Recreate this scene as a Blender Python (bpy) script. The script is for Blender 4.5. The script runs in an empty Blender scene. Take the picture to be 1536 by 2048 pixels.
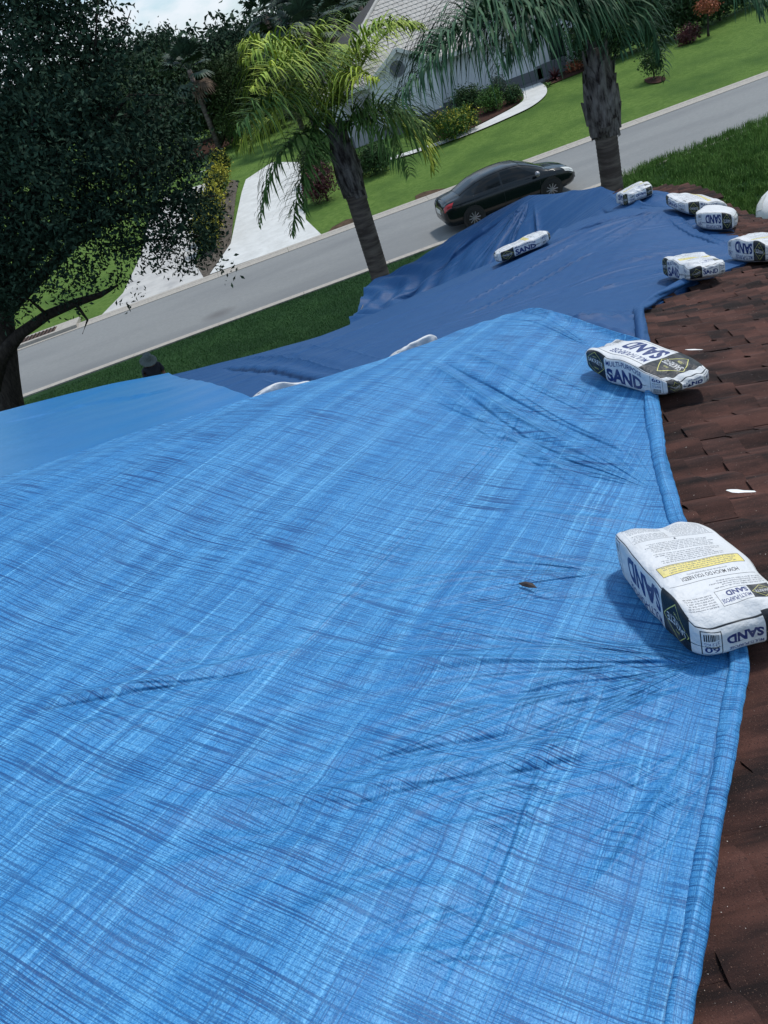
import bpy, bmesh, math, random
import numpy as np
from mathutils import Vector, Matrix, geometry
random.seed(7); rng = np.random.default_rng(7)
S = bpy.context.scene; C = S.collection
# ---------------------------------------------------------------- camera
PITCH, ROLL, CAMH, F = math.radians(32.2), math.radians(20.1), 7.4, 1575.0
cp, sp, cr, sr = math.cos(PITCH), math.sin(PITCH), math.cos(ROLL), math.sin(ROLL)
fwd = Vector((0, cp, -sp)); upv = Vector((0, sp, cp)); Xw = Vector((1, 0, 0))
R_ = cr * Xw - sr * upv; U_ = sr * Xw + cr * upv
M = Matrix((R_, U_, -fwd)).transposed().to_4x4(); M.translation = (0, 0, CAMH)
cd = bpy.data.cameras.new('camera'); cam = bpy.data.objects.new('camera', cd); C.objects.link(cam)
cam.matrix_world = M; cd.sensor_fit = 'VERTICAL'; cd.sensor_height = 36; cd.lens = 36 * F / 2048
cd.clip_start = .05; cd.clip_end = 3000; S.camera = cam
# ---------------------------------------------------------------- world and sun
SUN_EL, SUN_AZ = math.radians(58), math.radians(62)      # azimuth from +Y towards +X
W = bpy.data.worlds.new('World'); S.world = W; W.use_nodes = True
nt = W.node_tree; nt.nodes.clear()
def N(nt, t, **k):
    n = nt.nodes.new(t)
    for a, b in k.items():
        if a in n.inputs: n.inputs[a].default_value = b
        else: setattr(n, a, b)
    return n
out = N(nt, 'ShaderNodeOutputWorld'); bg = N(nt, 'ShaderNodeBackground', Strength=.12)
sky = N(nt, 'ShaderNodeTexSky', sky_type='NISHITA', sun_disc=False, sun_elevation=SUN_EL, sun_rotation=SUN_AZ, air_density=1.0, dust_density=.4, ozone_density=1.2)
tc = N(nt, 'ShaderNodeTexCoord'); mp = N(nt, 'ShaderNodeMapping'); mp.inputs['Scale'].default_value = (1, 1, 2.6)
n1 = N(nt, 'ShaderNodeTexNoise', Scale=6.5, Detail=7, Roughness=.58)
rmp = N(nt, 'ShaderNodeValToRGB'); rmp.color_ramp.elements[0].position = .50; rmp.color_ramp.elements[1].position = .62
mx = N(nt, 'ShaderNodeMix', data_type='RGBA'); L = nt.links
L.new(tc.outputs['Generated'], mp.inputs[0]); L.new(mp.outputs[0], n1.inputs['Vector']); L.new(n1.outputs[0], rmp.inputs[0])
ml = N(nt, 'ShaderNodeMath', operation='MULTIPLY'); ml.inputs[1].default_value = .75
L.new(rmp.outputs[0], ml.inputs[0]); L.new(ml.outputs[0], mx.inputs[0]); sk = N(nt, 'ShaderNodeMix', data_type='RGBA'); sk.inputs[0].default_value = .55; sk.inputs[7].default_value = (3.3, 5.0, 6.8, 1); L.new(sky.outputs[0], sk.inputs[6]); L.new(sk.outputs[2], mx.inputs[6]); mx.inputs[7].default_value = (6.6, 6.9, 7.4, 1)
L.new(mx.outputs[2], bg.inputs[0]); L.new(bg.outputs[0], out.inputs[0])
sd = bpy.data.lights.new('sun', 'SUN'); sd.energy = 2.4; sd.angle = math.radians(6); sd.color = (1, .95, .88)
so = bpy.data.objects.new('sun', sd); C.objects.link(so)
sdir = Vector((math.cos(SUN_EL) * math.sin(SUN_AZ), math.cos(SUN_EL) * math.cos(SUN_AZ), math.sin(SUN_EL)))
so.rotation_euler = sdir.to_track_quat('Z', 'Y').to_euler(); so.location = (10, 10, 30)
vs = S.view_settings; vs.view_transform = 'Standard'; vs.look = 'None'; vs.gamma = 1; vs.use_curve_mapping = False; vs.exposure = 0.2
# ---------------------------------------------------------------- helpers
def ray(x, y):
    dx, dy = x - 768, 1024 - y
    u = dx * cr + dy * sr; v = -dx * sr + dy * cr
    return np.array([u, v * sp + F * cp, v * cp - F * sp])
CAM = np.array([0, 0, CAMH])
def at(x, y, Y):
    d = ray(x, y); return CAM + d * (Y / d[1])
def att(x, y, t): return CAM + ray(x, y) * t
def atz(x, y, z):
    d = ray(x, y); return CAM + d * ((z - CAMH) / d[2])
YN, YF = 26.5, 32.6                                    # near and far edge of the carriageway
def G(Y, X=0):
    Y = np.asarray(Y, float)
    a = np.clip((YN - .45 - Y) / 8, 0, 1) * .45; b = np.clip((Y - YF - .5) / 14, 0, 1) * .5
    return a + b + .0
def gnd(x, y, dz=0):
    z = 0.
    for _ in range(12):
        p = atz(x, y, z + dz); z = float(G(p[1]))
    p[2] = z + dz
    return p
def tag(o, label=None, cat=None, group=None, kind=None):
    if label: o['label'] = label
    if cat: o['category'] = cat
    if group: o['group'] = group
    if kind: o['kind'] = kind
    return o
def empty(name, loc, rz=0, **k):
    o = bpy.data.objects.new(name, None); C.objects.link(o); o.location = loc; o.rotation_euler.z = rz; o.empty_display_size = .2
    return tag(o, **k)
def mesh(name, V, Fs, m=None, parent=None, smooth=False, uv=None, loc=None):
    me = bpy.data.meshes.new(name)
    V = np.asarray(V, dtype=np.float32).reshape(-1, 3)
    if isinstance(Fs, np.ndarray) and Fs.ndim == 2:
        n, k = Fs.shape
        me.vertices.add(len(V)); me.vertices.foreach_set('co', V.ravel())
        me.loops.add(n * k); me.loops.foreach_set('vertex_index', Fs.astype(np.int32).ravel())
        me.polygons.add(n); me.polygons.foreach_set('loop_start', np.arange(0, n * k, k, dtype=np.int32))
        me.update(calc_edges=True); me.validate()
    else:
        me.from_pydata([tuple(map(float, v)) for v in V], [], [tuple(int(i) for i in f) for f in Fs])
    if uv is not None:
        l = me.uv_layers.new(name='UVMap'); idx = np.zeros(len(me.loops), dtype=np.int32); me.loops.foreach_get('vertex_index', idx)
        l.data.foreach_set('uv', np.asarray(uv, np.float32)[idx].ravel())
    if smooth: me.polygons.foreach_set('use_smooth', np.ones(len(me.polygons), bool))
    if m: me.materials.append(m)
    o = bpy.data.objects.new(name, me); C.objects.link(o)
    if parent: o.parent = parent
    if loc is not None: o.location = loc
    return o
class MB:
    def __init__(s): s.v = []; s.f = []
    def add(s, V, Fs):
        b = len(s.v); s.v += [tuple(map(float, p)) for p in V]; s.f += [tuple(i + b for i in f) for f in Fs]; return s
    def box(s, c, d, rz=0, ry=0):
        x, y, z = d[0] / 2, d[1] / 2, d[2] / 2
        P = [Vector((a * x, b * y, e * z)) for a in (-1, 1) for b in (-1, 1) for e in (-1, 1)]
        m = Matrix.Rotation(rz, 3, 'Z') @ Matrix.Rotation(ry, 3, 'Y'); c = Vector(c)
        return s.add([m @ p + c for p in P], [(0, 1, 3, 2), (4, 6, 7, 5), (0, 4, 5, 1), (2, 3, 7, 6), (0, 2, 6, 4), (1, 5, 7, 3)])
    def tube(s, pts, rad, n=8, caps=True):
        pts = [Vector(p) for p in pts]; rs = [float(q) for q in rad] if hasattr(rad, '__len__') else [rad] * len(pts)
        V = []; ref = Vector((.31, .17, .93))
        for i, p in enumerate(pts):
            t = (pts[min(i + 1, len(pts) - 1)] - pts[max(i - 1, 0)]).normalized()
            a = t.cross(ref);
            if a.length < .05: a = t.cross(Vector((1, 0, 0)))
            a.normalize(); b = t.cross(a)
            V += [p + rs[i] * (math.cos(q) * a + math.sin(q) * b) for q in [2 * math.pi * k / n for k in range(n)]]
        Fs = [(i * n + k, i * n + (k + 1) % n, (i + 1) * n + (k + 1) % n, (i + 1) * n + k) for i in range(len(pts) - 1) for k in range(n)]
        if caps: Fs += [tuple(range(n))[::-1], tuple(range((len(pts) - 1) * n, len(pts) * n))]
        return s.add(V, Fs)
    def lathe(s, prof, n=20, c=(0, 0, 0), axis='Z'):
        V = []
        for r, h in prof:
            for k in range(n):
                q = 2 * math.pi * k / n; x, y = r * math.cos(q), r * math.sin(q)
                V.append((c[0] + x, c[1] + y, c[2] + h) if axis == 'Z' else (c[0] + x, c[1] + h, c[2] + y))
        Fs = [(i * n + k, i * n + (k + 1) % n, (i + 1) * n + (k + 1) % n, (i + 1) * n + k) for i in range(len(prof) - 1) for k in range(n)]
        return s.add(V, Fs)
    def build(s, name, m=None, parent=None, smooth=False, loc=None):
        return mesh(name, s.v, s.f, m, parent, smooth, loc=loc)
def sm(me, ang=35):
    me.data.polygons.foreach_set('use_smooth', np.ones(len(me.data.polygons), bool))
    try: me.data.set_sharp_from_angle(angle=math.radians(ang))
    except Exception: pass
    return me
# materials -------------------------------------------------------------
def mat(name, col, rough=.8, col2=None, scale=8, detail=5, bump=0, bscale=None, spec=.5, metal=0, stretch=None, lo=.35, hi=.65, island=0, coord='Object', trans=0, col3=None, scale3=1, lo3=.4, hi3=.6, bdist=.02):
    m = bpy.data.materials.new(name); m.use_nodes = True; t = m.node_tree; b = t.nodes['Principled BSDF']; L = t.links
    b.inputs['Base Color'].default_value = (*col, 1); b.inputs['Roughness'].default_value = rough; b.inputs['Specular IOR Level'].default_value = spec; b.inputs['Metallic'].default_value = metal
    tc = N(t, 'ShaderNodeTexCoord'); mp = N(t, 'ShaderNodeMapping'); L.new(tc.outputs[coord], mp.inputs[0])
    if stretch: mp.inputs['Scale'].default_value = stretch
    cur = None
    if col2:
        n = N(t, 'ShaderNodeTexNoise', Scale=scale, Detail=detail, Roughness=.6); L.new(mp.outputs[0], n.inputs['Vector'])
        mr = N(t, 'ShaderNodeMapRange'); mr.inputs[1].default_value = lo; mr.inputs[2].default_value = hi; L.new(n.outputs[0], mr.inputs[0])
        x = N(t, 'ShaderNodeMix', data_type='RGBA'); x.inputs[6].default_value = (*col, 1); x.inputs[7].default_value = (*col2, 1); L.new(mr.outputs[0], x.inputs[0]); cur = x.outputs[2]
    if col3:
        n = N(t, 'ShaderNodeTexNoise', Scale=scale3, Detail=4, Roughness=.55); L.new(mp.outputs[0], n.inputs['Vector'])
        mr = N(t, 'ShaderNodeMapRange'); mr.inputs[1].default_value = lo3; mr.inputs[2].default_value = hi3; L.new(n.outputs[0], mr.inputs[0])
        x = N(t, 'ShaderNodeMix', data_type='RGBA'); x.inputs[7].default_value = (*col3, 1); L.new(mr.outputs[0], x.inputs[0])
        if cur: L.new(cur, x.inputs[6])
        else: x.inputs[6].default_value = (*col, 1)
        cur = x.outputs[2]
    if island:
        g = N(t, 'ShaderNodeNewGeometry'); hs = N(t, 'ShaderNodeHueSaturation'); mr = N(t, 'ShaderNodeMapRange'); mr.inputs[3].default_value = 1 - island; mr.inputs[4].default_value = 1 + island
        L.new(g.outputs['Random Per Island'], mr.inputs[0]); L.new(mr.outputs[0], hs.inputs['Value'])
        if cur: L.new(cur, hs.inputs['Color'])
        else: hs.inputs['Color'].default_value = (*col, 1)
        cur = hs.outputs[0]
    if cur: L.new(cur, b.inputs['Base Color'])
    if bump:
        n = N(t, 'ShaderNodeTexNoise', Scale=bscale or scale, Detail=6, Roughness=.65); L.new(mp.outputs[0], n.inputs['Vector'])
        bp = N(t, 'ShaderNodeBump', Strength=bump, Distance=bdist); L.new(n.outputs[0], bp.inputs['Height']); L.new(bp.outputs[0], b.inputs['Normal'])
    if trans: b.inputs['Subsurface Weight'].default_value = 0
    return m
MT = {}
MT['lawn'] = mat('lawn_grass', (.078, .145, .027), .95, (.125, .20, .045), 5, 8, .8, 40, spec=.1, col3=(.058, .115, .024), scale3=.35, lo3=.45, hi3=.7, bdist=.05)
MT['lawn_near'] = mat('shaded_lawn_grass', (.02, .056, .018), .95, (.034, .082, .026), 7, 8, .9, 40, spec=.1, col3=(.017, .048, .016), scale3=.6, bdist=.05)  # darker copy of the lawn grass, shade put into its colour
MT['asphalt'] = mat('asphalt', (.195, .20, .20), .9, (.24, .245, .24), 30, 6, .25, 60, spec=.3, col3=(.155, .16, .165), scale3=.35, lo3=.45, hi3=.75, stretch=(.25, 1, 1))
MT['kerb'] = mat('kerb_concrete', (.42, .39, .34), .9, (.33, .3, .27), 12, 6, .2, spec=.2)
MT['conc'] = mat('driveway_concrete', (.62, .62, .6), .9, (.52, .52, .5), 1.6, 6, .15, 30, spec=.2, col3=(.45, .44, .42), scale3=7, lo3=.58, hi3=.8)
MT['conc_old'] = mat('mottled_concrete', (.5, .485, .46), .9, (.36, .35, .34), 1.3, 6, .15, 30, spec=.2, lo=.4, hi=.7)
MT['mulch'] = mat('red_mulch', (.075, .035, .025), .95, (.03, .018, .014), 9, 8, 1, 20, spec=.1)
MT['mulch_grey'] = mat('grey_mulch', (.14, .12, .10), .95, (.06, .05, .04), 6, 8, 1, 20, spec=.1)
MT['soil'] = mat('bare_soil', (.11, .07, .045), .95, (.05, .035, .022), 4, 8, .8, 15, spec=.1)
MT['bark'] = mat('bark', (.06, .05, .042), .95, (.025, .02, .018), 5, 7, 1, 12, spec=.15, stretch=(3, 3, .6), bdist=.05)
MT['oakleaf'] = mat('oak_leaves', (.018, .040, .027), .85, (.036, .066, .040), .8, 3, spec=.1, island=.45)
MT['treeleaf'] = mat('tree_leaves', (.02, .045, .018), .75, (.035, .07, .025), .5, 3, spec=.2, island=.45)
MT['farleaf'] = mat('far_tree_leaves', (.018, .042, .024), .8, (.03, .06, .032), .3, 3, spec=.2, island=.45)
MT['oliveleaf'] = mat('olive_tree_leaves', (.05, .085, .024), .8, (.03, .055, .018), .6, 3, spec=.2, island=.45)
MT['shrub'] = mat('shrub_leaves', (.025, .06, .02), .7, (.045, .09, .025), 2, 3, spec=.25, island=.5)
MT['shrub_bright'] = mat('bright_shrub_leaves', (.07, .15, .025), .7, (.04, .1, .02), 2, 3, spec=.25, island=.4)
MT['shrub_grey'] = mat('silvery_shrub_leaves', (.09, .12, .09), .7, (.05, .08, .06), 2, 3, spec=.25, island=.4)
MT['yellow'] = mat('yellow_leaves', (.45, .4, .04), .7, (.25, .26, .04), 3, 3, spec=.25, island=.4)
MT['red'] = mat('red_leaves', (.1, .025, .03), .6, (.05, .02, .02), 3, 3, spec=.3, island=.5)
MT['orange'] = mat('orange_blossom', (.4, .13, .05), .7, (.25, .06, .03), 3, 3, island=.4)
MT['weeds'] = mat('weed_blades', (.085, .17, .035), .8, (.14, .24, .055), .7, 3, spec=.2, island=.45)
# ---------------------------------------------------------------- the roof surface (world X, Y -> Z)
def side(x, y):                                         # the slope under the camera falls to the right
    d = ray(x, y); t = 1.5 / (-d[2] - .24 * d[0] - .02 * d[1]); return CAM + d * t
ctl = [side(*p) for p in [(0, 2048), (700, 2048), (1400, 2048), (1536, 2048), (1536, 1300), (1000, 1500), (400, 1500), (0, 1300), (1300, 1050), (700, 1050), (300, 1120), (950, 850), (1290, 690), (1536, 900), (1536, 700), (1100, 1250)]]
for X, Y in [(-3, 0), (-3, -2), (0, -2), (3, -2), (5.6, -2), (5.6, 2), (5.2, 5), (-9, -2)]:
    ctl.append(np.array([X, Y, 5.9 - .24 * max(X, -3.2) - .02 * Y]))
crest_px = [(-500, 1125), (-250, 1050), (0, 972), (270, 886), (540, 802), (700, 757), (830, 713), (940, 668), (1060, 632)]
crest = [side(*p) for p in crest_px]
ctl += crest
for i, p in enumerate(crest):
    k = .40; q = p + np.array([-.48 * k, .87 * k, -.20]); ctl.append(q)
ctl += [np.array([-9, 4., 6.0])]
def eave(x, y, z): return atz(x, y, z)
eaves = [eave(-260, 900, 3.65), eave(0, 828, 3.65), eave(200, 775, 3.65), eave(340, 751, 3.6), eave(520, 703, 3.6), eave(700, 654, 3.6)]
ctl += eaves
Tc = {'r2a': (1000, 521, .0063), 'r2b': (1165, 441, .0057), 'r2c': (1330, 415, .0053), 'r2d': (850, 588, .0070),
      'v1': (1040, 500, .00755), 'v2': (850, 560, .0084), 'v3': (1180, 420, .0068),
      'r3': (1058, 390, .0085), 'r3b': (1200, 371, .0077), 'r3c': (900, 475, .0090), 'r3d': (732, 570, .0092), 'r3e': (980, 431, .0088),
      'b6': (1268, 397, .0067), 'b7': (1392, 422, .0058), 'e1': (1440, 398, .0062), 'e2': (1536, 438, .0057), 'b4': (1385, 556, .00375), 'b9': (1515, 520, .0041), 'b8': (1435, 452, .0050), 'm': (1100, 560, .0045), 'm2': (1250, 500, .00455), 'm3':(1290,620,.0033)}
Tc['v4'] = (1100, 468, .0071); Tc['v5'] = (950, 528, .0079)
ctl += [att(*v) - np.array([0, 0, .22 if k[0] == 'v' else 0]) for k, v in Tc.items()]
ctl = np.array(ctl)
def kern(d2): return np.sqrt(d2 + .04)
n_ = len(ctl); Dm = ((ctl[:, None, :2] - ctl[None, :, :2]) ** 2).sum(-1)
A_ = np.zeros((n_ + 3, n_ + 3)); A_[:n_, :n_] = kern(Dm) - np.eye(n_) * .02; A_[:n_, n_] = 1; A_[:n_, n_ + 1:] = ctl[:, :2]; A_[n_:, :n_] = A_[:n_, n_:].T
wts = np.linalg.solve(A_, np.concatenate([ctl[:, 2], np.zeros(3)]))
def base(X, Y):
    X = np.asarray(X, float); Y = np.asarray(Y, float); r = wts[n_] + wts[n_ + 1] * X + wts[n_ + 2] * Y
    for i in range(n_): r = r + wts[i] * kern((X - ctl[i, 0]) ** 2 + (Y - ctl[i, 1]) ** 2)
    return r
def hit(x, y, off=0., t0=.0004, t1=.0105):
    d = ray(x, y); ts = np.linspace(t0, t1, 900); P = CAM + d[None] * ts[:, None]
    g = P[:, 2] - base(P[:, 0], P[:, 1]) - off; k = np.where(g < 0)[0]
    if len(k) == 0:
        k = int(np.argmin(np.abs(g))); p = P[k]
    else:
        k = max(int(k[0]), 1); a = g[k - 1] / (g[k - 1] - g[k]); p = P[k - 1] * (1 - a) + P[k] * a
    return p
def normal(x, y):
    e = .03; n = Vector((-(float(base(x + e, y)) - float(base(x - e, y))) / (2 * e), -(float(base(x, y + e)) - float(base(x, y - e))) / (2 * e), 1)); return n.normalized()
# creases ---------------------------------------------------------------
def nz(seed, k=64):
    r = np.random.default_rng(seed); a = r.normal(size=k); f = r.uniform(.5, 1, k) ; ph = r.uniform(0, 6.28, k)
    return lambda x, fr: sum(np.sin(x * fr * (.3 + 1.7 * j / 12) + ph[j]) * a[j] for j in range(12)) / 5
def crease(X, Y, p, q, w, amp, wob=0, seed=0):
    p = np.array(p[:2]); q = np.array(q[:2]); d = q - p; Ln = np.hypot(*d); d = d / Ln
    s = ((X - p[0]) * d[0] + (Y - p[1]) * d[1]) / Ln; c = -(X - p[0]) * d[1] + (Y - p[1]) * d[0]
    c = c + wob * np.sin(s * 5 + seed); e = np.clip(s, 0, 1); env = np.clip(np.minimum(s, 1 - s) * 3.5, 0, 1); env = env * env * (3 - 2 * env)
    return amp * env * (np.exp(-(c / w) ** 2) - .7 * np.exp(-((c - 1.6 * w) / (1.1 * w)) ** 2))
def fan(X, Y, c, tgt, spread, R, amp, fr, seed):
    c = np.array(c[:2]); d = np.array(tgt[:2]) - c; th0 = math.atan2(d[1], d[0])
    dx, dy = X - c[0], Y - c[1]; r = np.hypot(dx, dy); th = np.angle(np.exp(1j * (np.arctan2(dy, dx) - th0)))
    env = np.clip(1 - (th / spread) ** 2, 0, 1) * np.exp(-((r / R) ** 1.5)) * np.clip(r / (R * .15), 0, 1)
    h = nz(seed)(th + .04 * np.sin(r * 6 / R), fr)
    return amp * env * (np.abs(h) ** .8 * np.sign(h))
LC = [((0, 1425), (640, 1300), .018, .013), ((0, 1440), (560, 1345), .012, -.009), ((180, 1320), (560, 1270), .012, .007), ((60, 1490), (470, 1400), .02, .008), ((640, 1340), (1420, 1325), .02, .011), ((860, 1450), (1430, 1345), .022, .015),
      ((980, 1400), (1430, 1335), .015, -.010), ((960, 1300), (1400, 1318), .016, .010), ((560, 1600), (1300, 1480), .022, .012), ((620, 1640), (1240, 1515), .012, -.008), ((640, 1560), (1100, 1450), .012, -.008), ((300, 1620), (900, 1560), .02, .008),
      ((780, 1680), (1250, 1590), .02, .009), ((860, 1610), (1420, 1530), .016, .008), ((980, 1560), (1420, 1380), .02, .009), ((880, 1180), (1240, 1150), .012, .008), ((840, 1230), (1240, 1190), .012, -.006), ((960, 1130), (1235, 1140), .012, .007),
      ((900, 1010), (1310, 1060), .02, .010), ((830, 720), (1310, 1000), .03, .022), ((860, 715), (1330, 960), .018, -.012), ((790, 735), (1300, 1060), .025, .012), ((880, 700), (1300, 880), .02, .013), ((930, 690), (1290, 830), .015, .009),
      ((830, 790), (1120, 900), .016, -.010), ((1200, 1700), (1430, 1500), .02, .01), ((1150, 1800), (1400, 1560), .02, .010), ((250, 1750), (700, 1690), .03, .010), ((540, 1850), (980, 1760), .03, .010), ((0, 1650), (300, 1580), .03, .01), ((700, 1950), (1100, 1850), .02, .009), ((872, 2040), (1120, 1480), .006, .005), ((380, 1500), (1130, 760), .006, .004)]
LCw = [(hit(*a), hit(*b), w, h) for a, b, w, h in LC]
CA = (.616, .788); CB = (-.788, .616)
def wr_light(X, Y):
    a = X * CA[0] + Y * CA[1]; b = X * CB[0] + Y * CB[1]
    z = .006 * np.sin(b * 3.1 + .8 * np.sin(a * 1.7)) + .004 * np.sin(b * 9 + 1.2 * np.sin(a * 2.2 + b)) + .0045 * np.sin(a * 5.2 + 1.5 * np.sin(b * 2.4)) * (.5 + .5 * np.sin(b * 1.3 + 1))
    lowl = np.clip((-X + .3) / 1.2, 0, 1) * np.clip((2.6 - Y) / 1.6, 0, 1)
    z = z + lowl * .007 * np.sin(b * 13 + 2 * np.sin(a * 3 + .5) + a * 3)
    for i, (p, q, w, h) in enumerate(LCw): z = z + crease(X, Y, p, q, w * 1.4, h * .72, .012, i)
    z = z + fan(X, Y, hit(1425, 1335), hit(800, 1400), .55, 1.1, .009, 19, 3) + fan(X, Y, hit(1235, 1150), hit(700, 1190), .45, .8, .006, 19, 5)
    z = z + fan(X, Y, hit(1330, 1000), hit(950, 800), .5, 1.5, .010, 18, 9) + fan(X, Y, hit(1185, 700), hit(800, 700), .5, 1.1, .009, 18, 11)
    return z
DC = [((850, 640), (1210, 460), .04, .03), ((880, 650), (1230, 490), .03, -.02), ((980, 625), (1330, 520), .03, .018), ((760, 640), (1290, 430), .05, .02), ((1040, 500), (1065, 395), .05, .04), ((1020, 500), (1060, 400), .035, -.03), ((960, 520), (1055, 400), .06, .03),
      ((900, 540), (1050, 405), .06, .03), ((850, 560), (1040, 410), .06, -.03), ((780, 600), (1000, 430), .08, .05), ((740, 620), (960, 450), .07, -.04), ((470, 715), (860, 720), .04, .025), ((430, 740), (830, 735), .05, -.03), ((520, 755), (760, 750), .03, .02), ((560, 700), (900, 690), .03, .012),
      ((1090, 485), (1200, 420), .05, .03), ((1110, 480), (1330, 425), .04, -.02), ((1210, 500), (1330, 420), .04, .025), ((1340, 420), (1490, 510), .04, .03), ((1330, 430), (1440, 500), .03, -.02), ((1200, 530), (1480, 515), .03, .02), ((1180, 560), (1380, 540), .03, .02), ((1140, 600), (1350, 540), .035, .022), ((1130, 640), (1270, 640), .03, .02),
      ((1240, 395), (1330, 400), .04, .03), ((1210, 380), (1400, 430), .05, .03), ((1200, 410), (1300, 430), .04, -.03)]
DCw = [(hit(*a), hit(*b), w, h) for a, b, w, h in DC]
def wr_dark(X, Y):
    z = .012 * np.sin(X * 2.1 + 1.3 * np.sin(Y * 1.1)) + .006 * np.sin(Y * 5 + 1.5 * np.sin(X * 1.9))
    for i, (p, q, w, h) in enumerate(DCw): z = z + crease(X, Y, p, q, w * .8, h * 1.15, .03, i)
    pa, pb_ = hit(520, 745), hit(1290, 470); d = (pb_ - pa)[:2]; d /= np.hypot(*d); c_ = -(X - pa[0]) * d[1] + (Y - pa[1]) * d[0]; s_ = (X - pa[0]) * d[0] + (Y - pa[1]) * d[1]
    h1 = nz(71)(c_ + .05 * np.sin(s_ * 1.3), 7) ; h2 = nz(72)(c_ + .08 * np.sin(s_ * .9 + 1), 16); z = z + .016 * h1 * (.5 + .5 * np.sin(s_ * .8 + c_ * 2)) + .007 * h2 * (.5 + .5 * np.sin(s_ * 1.7 + 2 + c_ * 3))
    p58 = att(1058, 392, .0084)
    z = z + fan(X, Y, p58, att(850, 560, .0080), .7, 2.6, .045, 22, 21) + fan(X, Y, hit(1335, 420), hit(1000, 560), .6, 2.4, .03, 22, 23) + fan(X, Y, hit(1490, 515), hit(1200, 500), .5, 1.6, .022, 20, 29)
    e = np.exp(-((X - 1.3) ** 2 + (Y - 13.2) ** 2) / 1.6); z = z + e * .045 * np.sin(X * 13 + 3 * np.sin(Y * 4)) + e * .02 * np.sin(Y * 13 + X * 5)
    c = hit(1240, 630); e = np.exp(-((X - c[0]) ** 2 + (Y - c[1]) ** 2) / .25); z = z + e * .014 * np.sin(X * 38 + 3 * np.sin(Y * 16)) + e * .012 * np.sin(Y * 31 + 2.2 * np.sin(X * 20))
    return z
def wr_left(X, Y):
    z = .012 * np.sin(X * 1.7 + 1.2 * np.sin(Y * .9)) + .004 * np.sin(Y * 7 + 2 * np.sin(X * 2.6))
    for i in range(7):
        x0 = 60 + i * 42; p, q = hit(x0 - 60, 850 - i * 8), hit(x0 + 60, 825 - i * 8); z = z + crease(X, Y, p, q, .05, .02, .03, i)
    return z
def fine_light(X, Y):
    z = 0 * X
    for i, (p, q, w, h) in enumerate(LCw):
        z = z + crease(X, Y, p, q, max(w * .45, .006), h * .40, .012, i)
        dd = np.array([-(q - p)[1], (q - p)[0]]); dd = dd / np.hypot(*dd) * w * 2.2
        z = z + crease(X, Y, p[:2] * .8 + q[:2] * .2 + dd, q[:2] * .85 + p[:2] * .15 + dd, max(w * .3, .004), h * .3, .01, i + 3) - crease(X, Y, p[:2] * .7 + q[:2] * .3 - dd, q[:2] * .9 + p[:2] * .1 - dd, max(w * .3, .004), h * .25, .01, i + 5)
    z = z + fan(X, Y, hit(1425, 1335), hit(800, 1400), .6, 1.4, .0055, 60, 3) + fan(X, Y, hit(1235, 1150), hit(700, 1190), .5, 1.0, .0045, 60, 5)
    z = z + fan(X, Y, hit(1330, 1000), hit(950, 800), .55, 1.7, .007, 50, 9) + fan(X, Y, hit(1185, 700), hit(800, 700), .5, 1.2, .004, 55, 11)
    a = X * CA[0] + Y * CA[1]; b = X * CB[0] + Y * CB[1]; f = nz(31); lo_ = np.clip((2.3 - Y) / 1.5, 0, 1)
    return z + lo_ * .0016 * f(a + .05 * np.sin(b * 4) + .02 * np.sin(b * 11 + a * 3), 45) * (.5 + .5 * np.sin(b * 3 + a * 2))
def fine_dark(X, Y):
    z = 0 * X
    for i, (p, q, w, h) in enumerate(DCw): z = z + crease(X, Y, p, q, w * .45, h * .45, .03, i)
    pa, pb_ = hit(520, 745), hit(1290, 470); d = (pb_ - pa)[:2]; d /= np.hypot(*d); c_ = -(X - pa[0]) * d[1] + (Y - pa[1]) * d[0]; s_ = (X - pa[0]) * d[0] + (Y - pa[1]) * d[1]
    for k, (fr, am) in enumerate([(22, .006), (45, .0035), (80, .002)]): z = z + am * nz(80 + k)(c_ + .06 * np.sin(s_ * 1.1 + k) + .02 * np.sin(s_ * 3.7), fr) * (.5 + .5 * np.sin(s_ * (.9 + k * .5) + c_ * (2 + k) + k))
    p58 = att(1058, 392, .0084); z = z + fan(X, Y, p58, att(850, 560, .0080), .8, 3, .012, 55, 21) + fan(X, Y, hit(1335, 420), hit(1000, 560), .7, 2.6, .008, 50, 23) + fan(X, Y, hit(1490, 515), hit(1200, 500), .6, 1.8, .007, 45, 29)
    return z
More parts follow.
